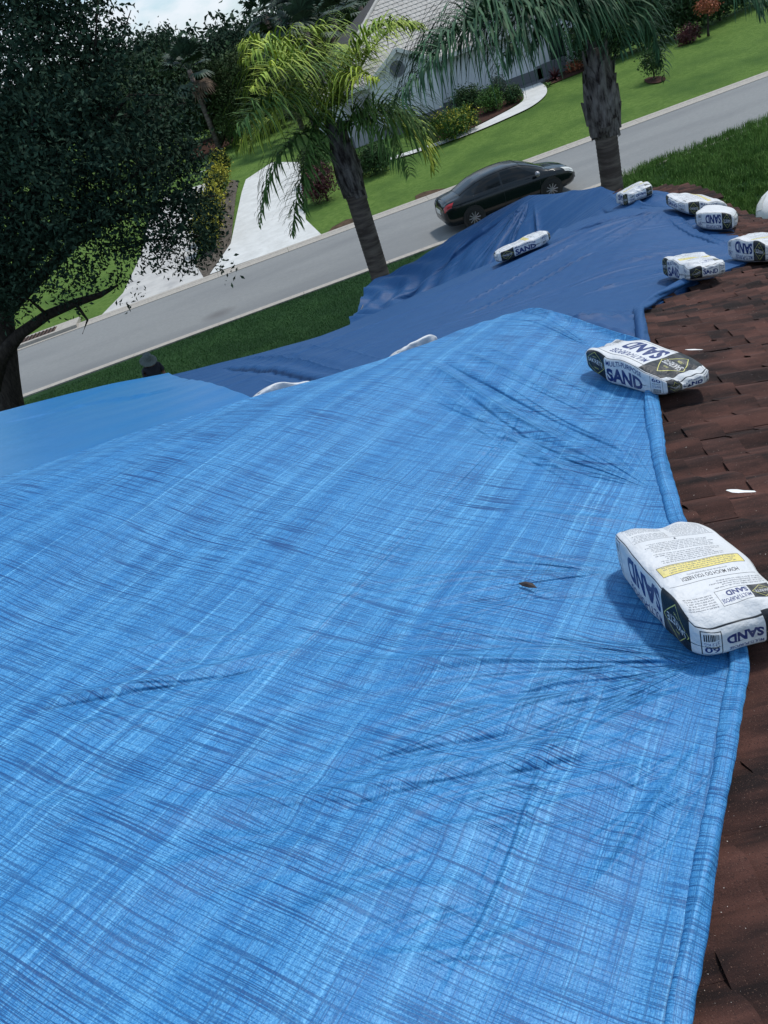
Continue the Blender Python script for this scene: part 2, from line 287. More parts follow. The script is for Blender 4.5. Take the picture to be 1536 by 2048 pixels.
# ---------------------------------------------------------------- tarpaulin material
def relief(name, x0, y0, x1, y1, step, fn):
    gx, gy = np.meshgrid(np.arange(x0, x1, step), np.arange(y0, y1, step)); h = fn(gx.astype(np.float32), gy.astype(np.float32)).astype(np.float32)
    a = np.ones(h.shape + (4,), np.float32); a[..., 0] = a[..., 1] = a[..., 2] = h + .5
    im = bpy.data.images.new(name, h.shape[1], h.shape[0], float_buffer=True, is_data=True); im.pixels.foreach_set(a.ravel()); im.update(); im.pack(); return (im, x0, y0, h.shape[1] * step, h.shape[0] * step)
def tarp_mat(name, dark, mid, light, weave=1.0, rough=.42, sheen=1.0, rel=None):
    m = bpy.data.materials.new(name); m.use_nodes = True; t = m.node_tree; b = t.nodes['Principled BSDF']; L = t.links
    uv = N(t, 'ShaderNodeTexCoord')
    def nse(sx, sy, scale, det=2, rough=.5, src=None):
        mp = N(t, 'ShaderNodeMapping'); mp.inputs['Scale'].default_value = (sx, sy, 1); L.new(src or warp.outputs[0], mp.inputs[0])
        n = N(t, 'ShaderNodeTexNoise', Scale=scale, Detail=det, Roughness=rough); L.new(mp.outputs[0], n.inputs['Vector']); return n.outputs[0]
    def rng_(v, a, c, d=0., e=1.):
        r = N(t, 'ShaderNodeMapRange'); 
        for i, q in zip((1, 2, 3, 4), (a, c, d, e)): r.inputs[i].default_value = q
        L.new(v, r.inputs[0]); return r.outputs[0]
    def op(o, x, y):
        n = N(t, 'ShaderNodeMath', operation=o)
        for i, q in enumerate((x, y)):
            if isinstance(q, (int, float)): n.inputs[i].default_value = q
            else: L.new(q, n.inputs[i])
        return n.outputs[0]
    # gentle warp of the thread directions
    wn = N(t, 'ShaderNodeTexNoise', Scale=1.4, Detail=2); L.new(uv.outputs['UV'], wn.inputs['Vector'])
    sc = N(t, 'ShaderNodeVectorMath', operation='SCALE'); sc.inputs['Scale'].default_value = .05; L.new(wn.outputs['Color'], sc.inputs[0])
    warp = N(t, 'ShaderNodeVectorMath', operation='ADD'); L.new(uv.outputs['UV'], warp.inputs[0]); L.new(sc.outputs[0], warp.inputs[1])
    zone = rng_(nse(1, 1, 2.2, 3), .35, .65)
    lb = nse(300, 5.5, 1, 1.5, .6); lb2 = nse(150, 2.6, 1, 2, .6)            # threads running across
    la = nse(2.0, 240, 1, 1.5, .6); la2 = nse(.7, 75, 1, 2, .6)             # threads running along
    dsh = op('MULTIPLY', op('MAXIMUM', op('MULTIPLY', rng_(lb, .53, .60), .85), rng_(lb2, .565, .63)), rng_(zone, 0, 1, .6, 1.))
    lng = op('MULTIPLY', rng_(la, .55, .63), .95)
    lit = op('MAXIMUM', rng_(la2, .58, .74), op('MULTIPLY', rng_(nse(50, 1.1, 1, 1), .6, .8), .35))
    band = rng_(nse(.28, 11, 1, 5, .68), .36, .66)  # pale streaks: sheen painted into the sheet's colour
    fine = nse(1, 1, 260, 2, .7)
    f1 = op('SUBTRACT', op('ADD', op('MULTIPLY', band, .5), op('MULTIPLY', lit, .62)), op('MULTIPLY', rng_(fine, .35, .65), .5))
    f1 = op('ADD', f1, op('MULTIPLY', rng_(nse(1, 1, 230, 2, .7), .35, .65), .4))
    x1 = N(t, 'ShaderNodeMix', data_type='RGBA'); x1.inputs[6].default_value = (*mid, 1); x1.inputs[7].default_value = (*light, 1); L.new(op('MULTIPLY', f1, weave), x1.inputs[0])
    dk = op('MULTIPLY', op('MAXIMUM', dsh, op('MULTIPLY', lng, .55)), weave)
    x2 = N(t, 'ShaderNodeMix', data_type='RGBA'); L.new(x1.outputs[2], x2.inputs[6]); x2.inputs[7].default_value = (*dark, 1); L.new(op('MULTIPLY', dk, .92), x2.inputs[0])
    L.new(x2.outputs[2], b.inputs['Base Color'])
    hgt = op('ADD', op('MULTIPLY', dsh, -1.0), op('ADD', op('MULTIPLY', la, .8), op('ADD', op('MULTIPLY', lb, .6), op('MULTIPLY', fine, .35))))
    bp = N(t, 'ShaderNodeBump', Strength=.45 * weave, Distance=.0022); L.new(hgt, bp.inputs['Height'])
    big = N(t, 'ShaderNodeTexNoise', Scale=9, Detail=4, Roughness=.55); L.new(uv.outputs['UV'], big.inputs['Vector'])
    bp2 = N(t, 'ShaderNodeBump', Strength=.35, Distance=.012); L.new(big.outputs[0], bp2.inputs['Height']); L.new(bp.outputs[0], bp2.inputs['Normal'])
    last = bp2
    if rel:
        im, x0, y0, wx, wy = rel; g = N(t, 'ShaderNodeNewGeometry'); mp = N(t, 'ShaderNodeMapping'); mp.inputs['Scale'].default_value = (1 / wx, 1 / wy, 1); mp.inputs['Location'].default_value = (-x0 / wx, -y0 / wy, 0); L.new(g.outputs['Position'], mp.inputs[0])
        ti = N(t, 'ShaderNodeTexImage'); ti.image = im; ti.interpolation = 'Cubic'; ti.extension = 'EXTEND'; L.new(mp.outputs[0], ti.inputs[0])
        last = N(t, 'ShaderNodeBump', Strength=1.0, Distance=1.0); L.new(ti.outputs[0], last.inputs['Height']); L.new(bp2.outputs[0], last.inputs['Normal'])
    L.new(last.outputs[0], b.inputs['Normal'])
    b.inputs['Roughness'].default_value = rough; b.inputs['Specular IOR Level'].default_value = .3 * sheen
    return m
MT['tarp'] = tarp_mat('light_blue_tarpaulin', (.004, .045, .17), (.026, .178, .43), (.14, .43, .72), rough=.5, rel=relief('near_tarp_folds', -2.8, -.4, 2.2, 5.6, .0028, fine_light))
MT['tarp_far'] = tarp_mat('smooth_blue_tarpaulin', (.006, .06, .22), (.028, .20, .50), (.12, .42, .72), weave=.35, rough=.32, sheen=2.2)
MT['tarp_dark'] = tarp_mat('royal_blue_tarpaulin', (.004, .030, .115), (.014, .072, .20), (.032, .115, .275), weave=.45, rough=.55, sheen=.8, rel=relief('far_tarp_folds', -3.2, 4.2, 5.4, 15.2, .0048, fine_dark))
# ---------------------------------------------------------------- near light blue tarpaulin
edge_px = [(1300, 2300), (1338, 2048), (1366, 1900), (1392, 1750), (1428, 1560), (1464, 1345), (1440, 1250), (1385, 1150), (1345, 1060), (1316, 960), (1296, 840), (1286, 760), (1284, 700)]
edge = [hit(*p) for p in edge_px]; edge = [np.array([edge[0][0] - .25, -.45, 0])] + edge
eY = np.array([p[1] for p in edge]); eX = np.array([p[0] for p in edge])
tip = hit(1190, 658)
ns, nq = 900, 760
s = np.linspace(0, 1, ns)[None, :]; q = np.linspace(0, 1, nq)[:, None]
cr_w = np.array([(c + np.array([-.48 * .1, .87 * .1, 0]))[:2] for c in crest])
farX = np.concatenate([[-7.], cr_w[:, 0], [hit(1140, 640)[0], hit(1200, 662)[0], eX[-1] + .03]]); farY = np.concatenate([[1.9], cr_w[:, 1], [hit(1140, 645)[1], hit(1200, 664)[1], eY[-1]]])
o_ = np.argsort(farX); farX, farY = farX[o_], farY[o_]
Xf = -2.8 + s * (eX[-1] + 2.8); Yf = np.interp(Xf, farX, farY)
Yg = -.4 + q * (Yf + .4); Xr = np.interp(Yg, eY, eX); Xg = -2.8 + s * (Xr + 2.8)
dE = Xr - Xg                                            # distance to the rolled hem
Zg = base(Xg, Yg) + .018 + wr_light(Xg, Yg) * np.clip(dE / .12, 0, 1) + .012 * np.exp(-(dE / .05) ** 2)
lift = .045 * np.exp(-((Yf - Yg) / .13) ** 2) * np.clip(q * 1.0, 0, 1); Zg = Zg + lift
arc = np.abs(Yf - Yg); Zg = Zg - .16 * np.clip(1 - arc / .07, 0, 1) ** 1.5     # the hem folds down behind the crest
V = np.stack([Xg, Yg, Zg], -1).reshape(-1, 3); UV = np.stack([Xg * CA[0] + Yg * CA[1], Xg * CB[0] + Yg * CB[1]], -1).reshape(-1, 2)
ii = np.arange(ns - 1)[None, :] + ns * np.arange(nq - 1)[:, None]; FQ = np.stack([ii, ii + 1, ii + ns + 1, ii + ns], -1).reshape(-1, 4)
tarpL = empty('tarpaulin', (edge[6][0], edge[6][1], float(base(edge[6][0], edge[6][1]))), label='large light blue woven tarpaulin stretched over the near roof slope, rolled hem on its right', cat='tarpaulin')
def kid(o, par):                                        # parent while keeping world-space vertices
    o.parent = par; o.matrix_parent_inverse = Matrix.Translation(par.location).inverted(); return o
kid(mesh('sheet', V, FQ, MT['tarp'], None, True, uv=UV), tarpL)
def roll(px, r, name, m, par, off=.03, seed=1, vary=False, world=None):
    P = world or [hit(*p) for p in px]
    P = [Vector((p[0], p[1], 0)) for p in P]
    L_ = [0]
    for a, b in zip(P, P[1:]): L_.append(L_[-1] + (b - a).length)
    n = max(int(L_[-1] / .012), 8); ss = np.linspace(0, L_[-1], n); X = np.interp(ss, L_, [p.x for p in P]); Y = np.interp(ss, L_, [p.y for p in P])
    k = np.ones(9) / 9; Xs = np.convolve(np.pad(X, 4, 'edge'), k, 'valid'); Ys = np.convolve(np.pad(Y, 4, 'edge'), k, 'valid')
    Z = base(Xs, Ys) + off; nr = 28; th = np.linspace(0, 2 * np.pi, nr, endpoint=False)
    T = np.stack([np.gradient(Xs), np.gradient(Ys)], -1); T /= np.linalg.norm(T, axis=1)[:, None] + 1e-9; Nn = np.stack([T[:, 1], -T[:, 0]], -1)
    f = nz(seed); rr = r * (1 + .08 * f(ss[:, None] * 1 + th[None] * .3, 9) + .15 * np.sin(th[None] * 3 + ss[:, None] * 7 + f(ss, 5)[:, None]) * (.3 + .7 * np.abs(np.sin(ss * 2.1 + seed)))[:, None] + .05 * f(ss[:, None] + th[None] * .05, 60))
    rr = rr * (np.interp(ss / ss[-1], [0, .35, .6, 1], [.62, .62, .82, 1.0]))[:, None] if vary else rr
    rr = rr * (.75 + .25 * np.clip(np.minimum(ss, ss[-1] - ss) / .1, 0, 1))[:, None]
    VX = Xs[:, None] + Nn[:, :1] * np.cos(th)[None] * rr; VY = Ys[:, None] + Nn[:, 1:] * np.cos(th)[None] * rr; VZ = Z[:, None] + np.sin(th)[None] * rr * .85
    V = np.stack([VX, VY, VZ], -1).reshape(-1, 3)
    i = np.arange(n - 1)[:, None] * nr; k0 = np.arange(nr)[None]; k1 = (k0 + 1) % nr; FQ = np.stack([i + k0, i + k1, i + nr + k1, i + nr + k0], -1).reshape(-1, 4)
    uv = np.stack([np.repeat(ss, nr), np.tile(th * r, n)], -1)
    return kid(mesh(name, V, FQ, m, None, True, uv=uv), par)
roll(None, .034, 'rolled_hem', MT['tarp'], tarpL, seed=3, vary=True, world=[(p[0] + .022, p[1]) for p in edge])
# polygon sheets ----------------------------------------------------------
def inside(P, poly):
    x, y = P[:, 0], P[:, 1]; r = np.zeros(len(P), bool); n = len(poly)
    for i in range(n):
        x1, y1 = poly[i][:2]; x2, y2 = poly[(i + 1) % n][:2]
        c = ((y1 > y) != (y2 > y)) & (x < (x2 - x1) * (y - y1) / ((y2 - y1) or 1e-9) + x1); r ^= c
    return r
def sheet(name, poly, step, zf, m, par, skirt=0, jit=.2):
    poly = [np.array(p[:2], float) for p in poly]; dense = []
    for a, b in zip(poly, poly[1:] + poly[:1]):
        k = max(int(np.hypot(*(b - a)) / step), 1); dense += [a + (b - a) * j / k for j in range(k)]
    D = np.array(dense); lo, hi = D.min(0), D.max(0)
    gx, gy = np.meshgrid(np.arange(lo[0], hi[0], step), np.arange(lo[1], hi[1], step)); gx = gx + (np.arange(gx.shape[0]) % 2)[:, None] * step / 2
    P = np.stack([gx.ravel(), gy.ravel()], -1); P = P[inside(P, dense)]
    # keep clear of the boundary
    keep = np.ones(len(P), bool)
    for i in range(0, len(D), 1): keep &= ((P - D[i]) ** 2).sum(1) > (step * .55) ** 2
    P = P[keep]; nb = len(D)
    allp = [Vector(p) for p in np.vstack([D, P])]
    v, e, f, *_ = geometry.delaunay_2d_cdt(allp, [(i, (i + 1) % nb) for i in range(nb)], [], 1, 1e-6)
    v = np.array([tuple(p) for p in v]); Z = zf(v[:, 0], v[:, 1]); V = np.column_stack([v, Z])
    fs = [tuple(t) for t in f]
    if skirt:
        cnt = {}
        for t in fs:
            for a, b in zip(t, t[1:] + t[:1]): cnt[(a, b)] = 1
        bd = [(a, b) for (a, b) in cnt if (b, a) not in cnt]; lowv = {}
        V = list(V)
        for a, b in bd:
            for k in (a, b):
                if k not in lowv: lowv[k] = len(V); V.append(V[k] - np.array([0, 0, skirt]))
            fs.append((b, a, lowv[a], lowv[b]))
        V = np.array(V)
    uv = np.column_stack([V[:, 0] * CA[0] + V[:, 1] * CA[1], V[:, 0] * CB[0] + V[:, 1] * CB[1]])
    o = mesh(name, V, fs, m, None, True, uv=uv)
    if skirt: sm(o, 60)
    return kid(o, par) if par else o
P_ = lambda x, y, t=None: (hit(x, y) if t is None else att(x, y, t))
cW = lambda i, k: crest[i] + np.array([-.48 * k, .87 * k, 0])
left_poly = [eaves[0] + np.array([-3, .1, 0]), eaves[0], eaves[1], eaves[2], eaves[3], P_(515, 804), cW(4, -.05), cW(3, -.05), cW(2, -.05), cW(1, -.05), cW(0, -.05), np.array([-6, 2.4, 0])]
tarpM = empty('tarpaulin', tuple(hit(260, 820)), label='light blue tarpaulin behind the near crest, left of the royal blue sheet', cat='tarpaulin')
sheet('sheet', left_poly, .05, lambda X, Y: base(X, Y) + .052 * np.clip((Y - np.interp(X, farX, farY) - .25) / .6, 0, 1) - .02 + wr_left(X, Y), MT['tarp_far'], tarpM, skirt=.22)
dark_poly = [eaves[3] + np.array([-.15, -.04, 0]), eaves[4], eaves[5], att(700, 640, .0082), att(732, 570, .0092), att(745, 550, .0092), att(900, 475, .0090), att(980, 431, .0088), att(1058, 390, .0085), att(1130, 378, .0081), att(1200, 371, .0077), att(1240, 376, .0073), att(1335, 400, .0066),
             att(1400, 422, .0060), P_(1458, 446), P_(1480, 475), P_(1512, 520), P_(1455, 540), P_(1400, 560), P_(1340, 590), P_(1282, 622), P_(1286, 680), P_(1290, 712), P_(1180, 690), cW(8, -.12), cW(7, -.12), cW(6, -.12), cW(5, -.12), cW(4, -.12), P_(500, 812)]
tarpD = empty('tarpaulin', tuple(hit(1100, 560)), label='royal blue tarpaulin draped over the far hips and valleys of the roof', cat='tarpaulin')
sheet('sheet', dark_poly, .045, lambda X, Y: base(X, Y) + wr_dark(X, Y) - .09 * (1 - np.clip((Y - np.interp(X, farX, farY) + .03) / .25, 0, 1)) * (Y < np.interp(X, farX, farY) + .4), MT['tarp_dark'], tarpD, skirt=.25)
roll([(1288, 705), (1284, 670), (1278, 628), (1310, 603), (1350, 582), (1400, 557)], .032, 'rolled_hem', MT['tarp_dark'], tarpD, seed=8)
# ---------------------------------------------------------------- the house under the tarpaulins
MT['shingle'] = mat('brown_shingle', (.058, .027, .02), .95, (.03, .015, .012), 16, 6, .6, 240, spec=.12, island=0, col3=(.085, .042, .03), scale3=420, lo3=.5, hi3=.72, stretch=(1, 1, 1), bdist=.002)
def shingle_mat():
    m = bpy.data.materials.new('brown_asphalt_shingle'); m.use_nodes = True; t = m.node_tree; b = t.nodes['Principled BSDF']; L = t.links
    g = N(t, 'ShaderNodeNewGeometry'); oi = N(t, 'ShaderNodeObjectInfo')
    def n_(scale, det=3, st=None):
        mp = N(t, 'ShaderNodeMapping'); L.new(g.outputs['Position'], mp.inputs[0])
        if st: mp.inputs['Scale'].default_value = st
        n = N(t, 'ShaderNodeTexNoise', Scale=scale, Detail=det, Roughness=.6); L.new(mp.outputs[0], n.inputs['Vector']); return n.outputs[0]
    def mix(f, a, c, lo, hi):
        r = N(t, 'ShaderNodeMapRange'); r.inputs[1].default_value = lo; r.inputs[2].default_value = hi; L.new(f, r.inputs[0])
        x = N(t, 'ShaderNodeMix', data_type='RGBA'); L.new(r.outputs[0], x.inputs[0])
        for i, q in ((6, a), (7, c)):
            if isinstance(q, tuple): x.inputs[i].default_value = (*q, 1)
            else: L.new(q, x.inputs[i])
        return x.outputs[2]
    c = mix(n_(1, 4, (1.8, 10, 3)), (.012, .0068, .0065), (.088, .037, .028), .38, .64)  # bands: granule blend, with ripple shading painted into the colour too
    c = mix(n_(260, 2), c, (.016, .010, .010), .56, .75); c = mix(n_(330, 2), c, (.16, .09, .065), .63, .74); c = mix(n_(190, 1), c, (.6, .55, .5), .775, .80)
    hs = N(t, 'ShaderNodeHueSaturation'); mr = N(t, 'ShaderNodeMapRange'); mr.inputs[3].default_value = .82; mr.inputs[4].default_value = 1.18; L.new(oi.outputs['Random'], mr.inputs[0]); L.new(mr.outputs[0], hs.inputs['Value']); L.new(c, hs.inputs['Color'])
    L.new(hs.outputs[0], b.inputs['Base Color']); b.inputs['Roughness'].default_value = .9; b.inputs['Specular IOR Level'].default_value = .25
    bp = N(t, 'ShaderNodeBump', Strength=.8, Distance=.003); L.new(n_(300, 3), bp.inputs['Height']); L.new(bp.outputs[0], b.inputs['Normal'])
    return m
MT['shingle'] = shingle_mat()
MT['stucco'] = mat('house_stucco', (.42, .37, .3), .9, (.36, .32, .26), 6, 4, .3, 50)
MT['fascia'] = mat('white_fascia_paint', (.6, .58, .54), .6)
roof_poly = [(-9, -2), (-9, eaves[0][1] + .1), eaves[0][:2], eaves[1][:2], eaves[2][:2], eaves[3][:2], eaves[4][:2], atz(640, 672, 3.55), atz(655, 660, 3.5), atz(690, 643, 3.5), att(728, 575, .0092), att(745, 551, .0092), att(900, 476, .0090), att(980, 432, .0088), att(1058, 391, .0085), att(1130, 379, .0081), att(1200, 372, .0077), att(1240, 377, .0073), att(1340, 396, .0069), att(1412, 395, .0066), att(1440, 402, .0062), att(1536, 440, .0057), (5.75, 7.0), (5.75, -2)]
roof_poly = [np.array(p[:2]) for p in roof_poly]
house = empty('house', (0, 5, 0.45), label='house whose roof the camera stands on, brown shingles mostly under blue tarpaulins', cat='house')
sheet('roof_deck', roof_poly, .14, lambda X, Y: base(X, Y) - .05 - .09 * np.clip((Y - 8.5) / 1.0, 0, 1) * (X < 4.6), MT['shingle'], house, skirt=.16)
cen = np.mean(roof_poly, 0); wl = [cen + (p - cen) * .95 for p in roof_poly]; V = []; 
for p in wl: V += [(p[0], p[1], .3), (p[0], p[1], float(base(*(cen + (p - cen) * .95))) - .12)]
n = len(wl); kid(mesh('wall', V, [(2 * i, 2 * ((i + 1) % n), 2 * ((i + 1) % n) + 1, 2 * i + 1) for i in range(n)], MT['stucco']), house)
# shingles: courses run away from the camera, butts face right
shv = []
for k in range(6):
    nx, ny = 3, 8; V = []; r = random.Random(k)
    for j in range(ny + 1):
        for i in range(nx + 1):
            x = i / nx; y = j / ny - .5
            V.append((x, y, .004 + .008 * x + .015 * math.cos(y * 2 * math.pi * (1 + k % 2)) * (-1 if k % 2 else 1) * (.75 + .25 * x) + .0025 * math.sin(y * 7 + k) + r.uniform(-.0008, .0008)))
    Fs = [(j * (nx + 1) + i, j * (nx + 1) + i + 1, (j + 1) * (nx + 1) + i + 1, (j + 1) * (nx + 1) + i) for j in range(ny) for i in range(nx)]
    n0 = len(V); ed = [(j * (nx + 1) + nx) for j in range(ny + 1)]
    for a in ed: V.append((V[a][0], V[a][1], V[a][2] - .022))
    Fs += [(ed[j], n0 + j, n0 + j + 1, ed[j + 1]) for j in range(ny)]
    for row in (0, ny):
        n0 = len(V); ed2 = [row * (nx + 1) + i for i in range(nx + 1)]
        for a in ed2: V.append((V[a][0], V[a][1], V[a][2] - .022))
        Fs += [(ed2[i], ed2[i + 1], n0 + i + 1, n0 + i) if row == 0 else (ed2[i + 1], ed2[i], n0 + i, n0 + i + 1) for i in range(nx)]
    shv.append((V, Fs))
dkp = [np.array(p[:2]) for p in dark_poly]
items = []
EXPO = .145
for c in range(-2, 42):
    x = c * EXPO; y = -1.12 + .03 * math.sin(c * 1.9) + .16 * (c % 2)
    while y < 12.5:
        w = random.choice([.16, .32, .32]); yc = y + w / 2; y += w
        P = np.array([[x + .07, yc]])
        if yc > 9.3 and x < 4.75: continue
        if not inside(P, roof_poly)[0]: continue
        if inside(P, dkp)[0] and inside(P + [[.08, 0]], dkp)[0]: continue
        if yc < edge[-1][1] and x + .2 < np.interp(yc, eY, eX) - .05: continue
        if yc >= edge[-1][1] and x < 1.3: continue
        z = float(base(x, yc))
        d = math.sqrt(x * x + yc * yc + (CAMH - z) ** 2)
        # in view?
        v = Vector((x, yc, z - CAMH)); f_ = v.dot(fwd); px = 768 + F * v.dot(R_) / f_; py = 1024 - F * v.dot(U_) / f_
        items.append((0 if (-60 < px < 1640 and 300 < py < 2250) else 1, d, x, yc, z, w))
items.sort(); stuffV, stuffF = [], []
shm = []
for k in range(6):
    o = mesh('shingle', shv[k][0], shv[k][1], MT['shingle'], house, True); sm(o, 30); shm.append([o, False])
cntS = 0
for it in items:
    _, d, x, yc, z, w = it; k = random.randrange(3) * 2 + (1 if w > .2 else 0); nrm = normal(x + .07, yc)
    zx = Vector((1, 0, -nrm.x / nrm.z)).normalized(); yy = nrm.cross(zx)
    lift = random.choice([0, 0, .001, .003]); b0 = z - .022 + lift
    mw = Matrix((zx * (EXPO + .012) , yy * (w + .002), nrm)).transposed().to_4x4(); mw.translation = (x, yc, b0)
    if it[0] == 0 and cntS < 296:
        if not shm[k][1]: o = shm[k][0]; shm[k][1] = True
        else: o = shm[k][0].copy(); C.objects.link(o); o.parent = house
        o.matrix_parent_inverse = Matrix.Translation(house.location).inverted(); o.matrix_basis = mw; cntS += 1
    else:
        b = len(stuffV); stuffV += [tuple(mw @ Vector(p)) for p in shv[k][0]]; stuffF += [tuple(i + b for i in f) for f in shv[k][1]]
kid(tag(mesh('far_shingles', stuffV, stuffF, MT['shingle'], None, True), kind='stuff'), house)
# ---------------------------------------------------------------- ground, street, drives
def strip(name, x0, x1, prof, m, nx=2, **k):              # prof: list of (Y, z)
    xs = np.linspace(x0, x1, nx); V = [(x, y, z) for y, z in prof for x in xs]
    Fs = [(j * nx + i, j * nx + i + 1, (j + 1) * nx + i + 1, (j + 1) * nx + i) for j in range(len(prof) - 1) for i in range(nx - 1)]
    return tag(mesh(name, V, Fs, m, None), **k)
ys = [-1500, -200, -40, 0, 10, 14, YN - 8.45, YN - 6, YN - 3, YN - .45]
strip('ground', -1500, 1500, [(y, float(G(y)) - .03) for y in ys] + [(YN - .44, -.14), (YF + .44, -.14)] + [(y, float(G(y)) - .03) for y in (YF + .5, YF + 7, YF + 14.5, 60, 200, 1500)], MT['lawn'], kind='structure')
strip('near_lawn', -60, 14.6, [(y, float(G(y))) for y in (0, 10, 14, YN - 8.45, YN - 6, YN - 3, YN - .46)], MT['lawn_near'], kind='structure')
strip('road', -200, 200, [(YN - .02, -.02), ((YN + YF) / 2, .03), (YF + .02, -.02)], MT['asphalt'], kind='structure')
def kerb(name, pts, lab):
    K = empty(name, (0, (pts[0][0] + pts[-1][0]) / 2, 0), label=lab, cat='kerb'); n = 40; x = -60.
    seg = None
    for i in range(n):
        V = [(a, y, z) for a in (0.006, 2.994) for y, z in pts]; k = len(pts)
        if seg is None:
            seg = mesh('kerb_stone', V, [(j, j + 1, k + j + 1, k + j) for j in range(k - 1)] + [tuple(range(k)), tuple(range(k, 2 * k))[::-1]], MT['kerb'], K); o = seg
        else: o = seg.copy(); C.objects.link(o); o.parent = K
        o.matrix_parent_inverse = Matrix.Translation(K.location).inverted(); o.location = (x, 0, 0); x += 3
    return K
kerb('kerb', [(YF, -.1), (YF, .0), (YF + .16, .008), (YF + .34, .035), (YF + .4, .06), (YF + .56, .065), (YF + .56, -.1)], 'pale concrete gutter kerb along the far side of the street')
kerb('kerb', [(YN - .46, -.1), (YN - .46, .045), (YN - .28, .045), (YN - .2, .015), (YN, .0), (YN, -.1)], 'pale concrete kerb along the near side of the street')
def flat(name, px, m, dz, kind='structure', sub=0, **k):
    P = [gnd(*p) for p in px]; P = [np.array([p[0], max(p[1], YF + .565) if name != 'tyre_mark' else p[1]]) for p in P]
    lo = min(p[1] for p in P)
    return tag(sheet(name, P, 1.2, (lambda X, Y: G(Y) + dz) if name != 'tyre_mark' else (lambda X, Y: .03 - .05 * np.abs(Y - (YN + YF) / 2) / ((YF - YN) / 2) + .006), m, None), kind=kind, **k)
flat('driveway', [(420, 550), (462, 488), (492, 360), (545, 325), (600, 325), (612, 440), (652, 485)], MT['conc'], .03)
flat('driveway', [(196, 648), (247, 587), (283, 510), (300, 440), (330, 395), (432, 360), (427, 433), (388, 524), (408, 570)], MT['conc_old'], .03)
def smooth_px(pts, n=6):
    o = []
    for i in range(len(pts) - 1):
        p0, p1, p2, p3 = [np.array(pts[max(0, min(len(pts) - 1, j))], float) for j in (i - 1, i, i + 1, i + 2)]
        for k in range(n):
            t = k / n; o.append(tuple(.5 * ((2 * p1) + (-p0 + p2) * t + (2 * p0 - 5 * p1 + 4 * p2 - p3) * t * t + (-p0 + 3 * p1 - 3 * p2 + p3) * t ** 3)))
    return o + [tuple(pts[-1])]
flat('garden_path', smooth_px([(780, 322), (868, 295), (950, 265), (1020, 235), (1065, 213), (1092, 190), (1091, 173), (1072, 162)]) + smooth_px([(1025, 170), (1042, 182), (1048, 196), (1040, 208), (1005, 228), (940, 260), (868, 288), (780, 316)]), MT['conc'], .035)
flat('mulch_bed', [(868, 286), (940, 258), (1005, 226), (1038, 206), (1046, 196), (1038, 184), (1010, 175), (960, 200), (900, 240), (860, 262)], MT['mulch'], .02)
flat('mulch_bed', [(432, 548), (462, 486), (478, 362), (462, 360), (440, 400), (424, 490), (388, 528), (405, 562)], MT['mulch_grey'], .02)
flat('mulch_bed', [(1094, 172), (1150, 150), (1170, 142), (1165, 120), (1085, 150)], MT['mulch'], .02)
flat('mulch_bed', [(655, 471), (690, 458), (708, 446), (712, 436), (692, 440), (665, 455)], MT['soil'], .02)
flat('mulch_bed', smooth_px([(830, 393), (850, 384), (885, 378), (900, 381), (880, 389), (850, 400), (835, 401), (830, 393)], 4)[:-1], MT['soil'], .02)
flat('mulch_bed', smooth_px([(380, 300), (410, 280), (450, 270), (470, 280), (440, 300), (405, 318), (380, 320), (380, 300)], 4)[:-1], MT['mulch'], .02)
0 and flat('tyre_mark', smooth_px([(412, 632), (430, 620), (455, 616), (462, 622), (440, 634), (418, 640), (412, 632)], 4)[:-1], mat('oil_stain', (.10, .095, .095), .9, (.125, .12, .12), 3, 4), .022, label='dark oil stain on the grey street near the near kerb', cat='stain', kind=None)
sp_ = gnd(437, 628); t_ = MT['asphalt'].node_tree; b_ = t_.nodes['Principled BSDF']; src = b_.inputs['Base Color'].links[0].from_socket; g_ = N(t_, 'ShaderNodeNewGeometry'); m1 = N(t_, 'ShaderNodeMapping'); m1.inputs['Location'].default_value = (-sp_[0], -sp_[1] * 1.3, 0); m1.inputs['Scale'].default_value = (1, 1.3, 0); t_.links.new(g_.outputs['Position'], m1.inputs[0])
l_ = N(t_, 'ShaderNodeVectorMath', operation='LENGTH'); t_.links.new(m1.outputs[0], l_.inputs[0]); r_ = N(t_, 'ShaderNodeMapRange'); r_.inputs[1].default_value = .15; r_.inputs[2].default_value = .75; r_.inputs[3].default_value = .65; r_.inputs[4].default_value = 0; t_.links.new(l_.outputs['Value'], r_.inputs[0]); x_ = N(t_, 'ShaderNodeMix', data_type='RGBA'); t_.links.new(r_.outputs[0], x_.inputs[0]); t_.links.new(src, x_.inputs[6]); x_.inputs[7].default_value = (.10, .095, .095, 1); t_.links.new(x_.outputs[2], b_.inputs['Base Color'])
# drain inlet
c = gnd(78, 686); D = empty('storm_drain', (c[0], c[1], 0), label='concrete storm drain inlet with rusty grate in the far kerb', cat='drain')
kid(MB().box((c[0], YF + .75, .05), (3.2, 1.1, .16)).build('concrete_apron', MT['kerb'], None), D)
g = MB().box((c[0] - .1, YF + .72, .135), (1.5, .6, .02)); kid(g.build('grate_plate', mat('rusted_iron', (.1, .05, .035), .9, (.05, .03, .025), 9), None), D)
for i in range(9): kid(MB().box((c[0] - .75 + i * .163, YF + .72, .155), (.05, .56, .03)).build('grate_bar', MT['bark'], None), D)
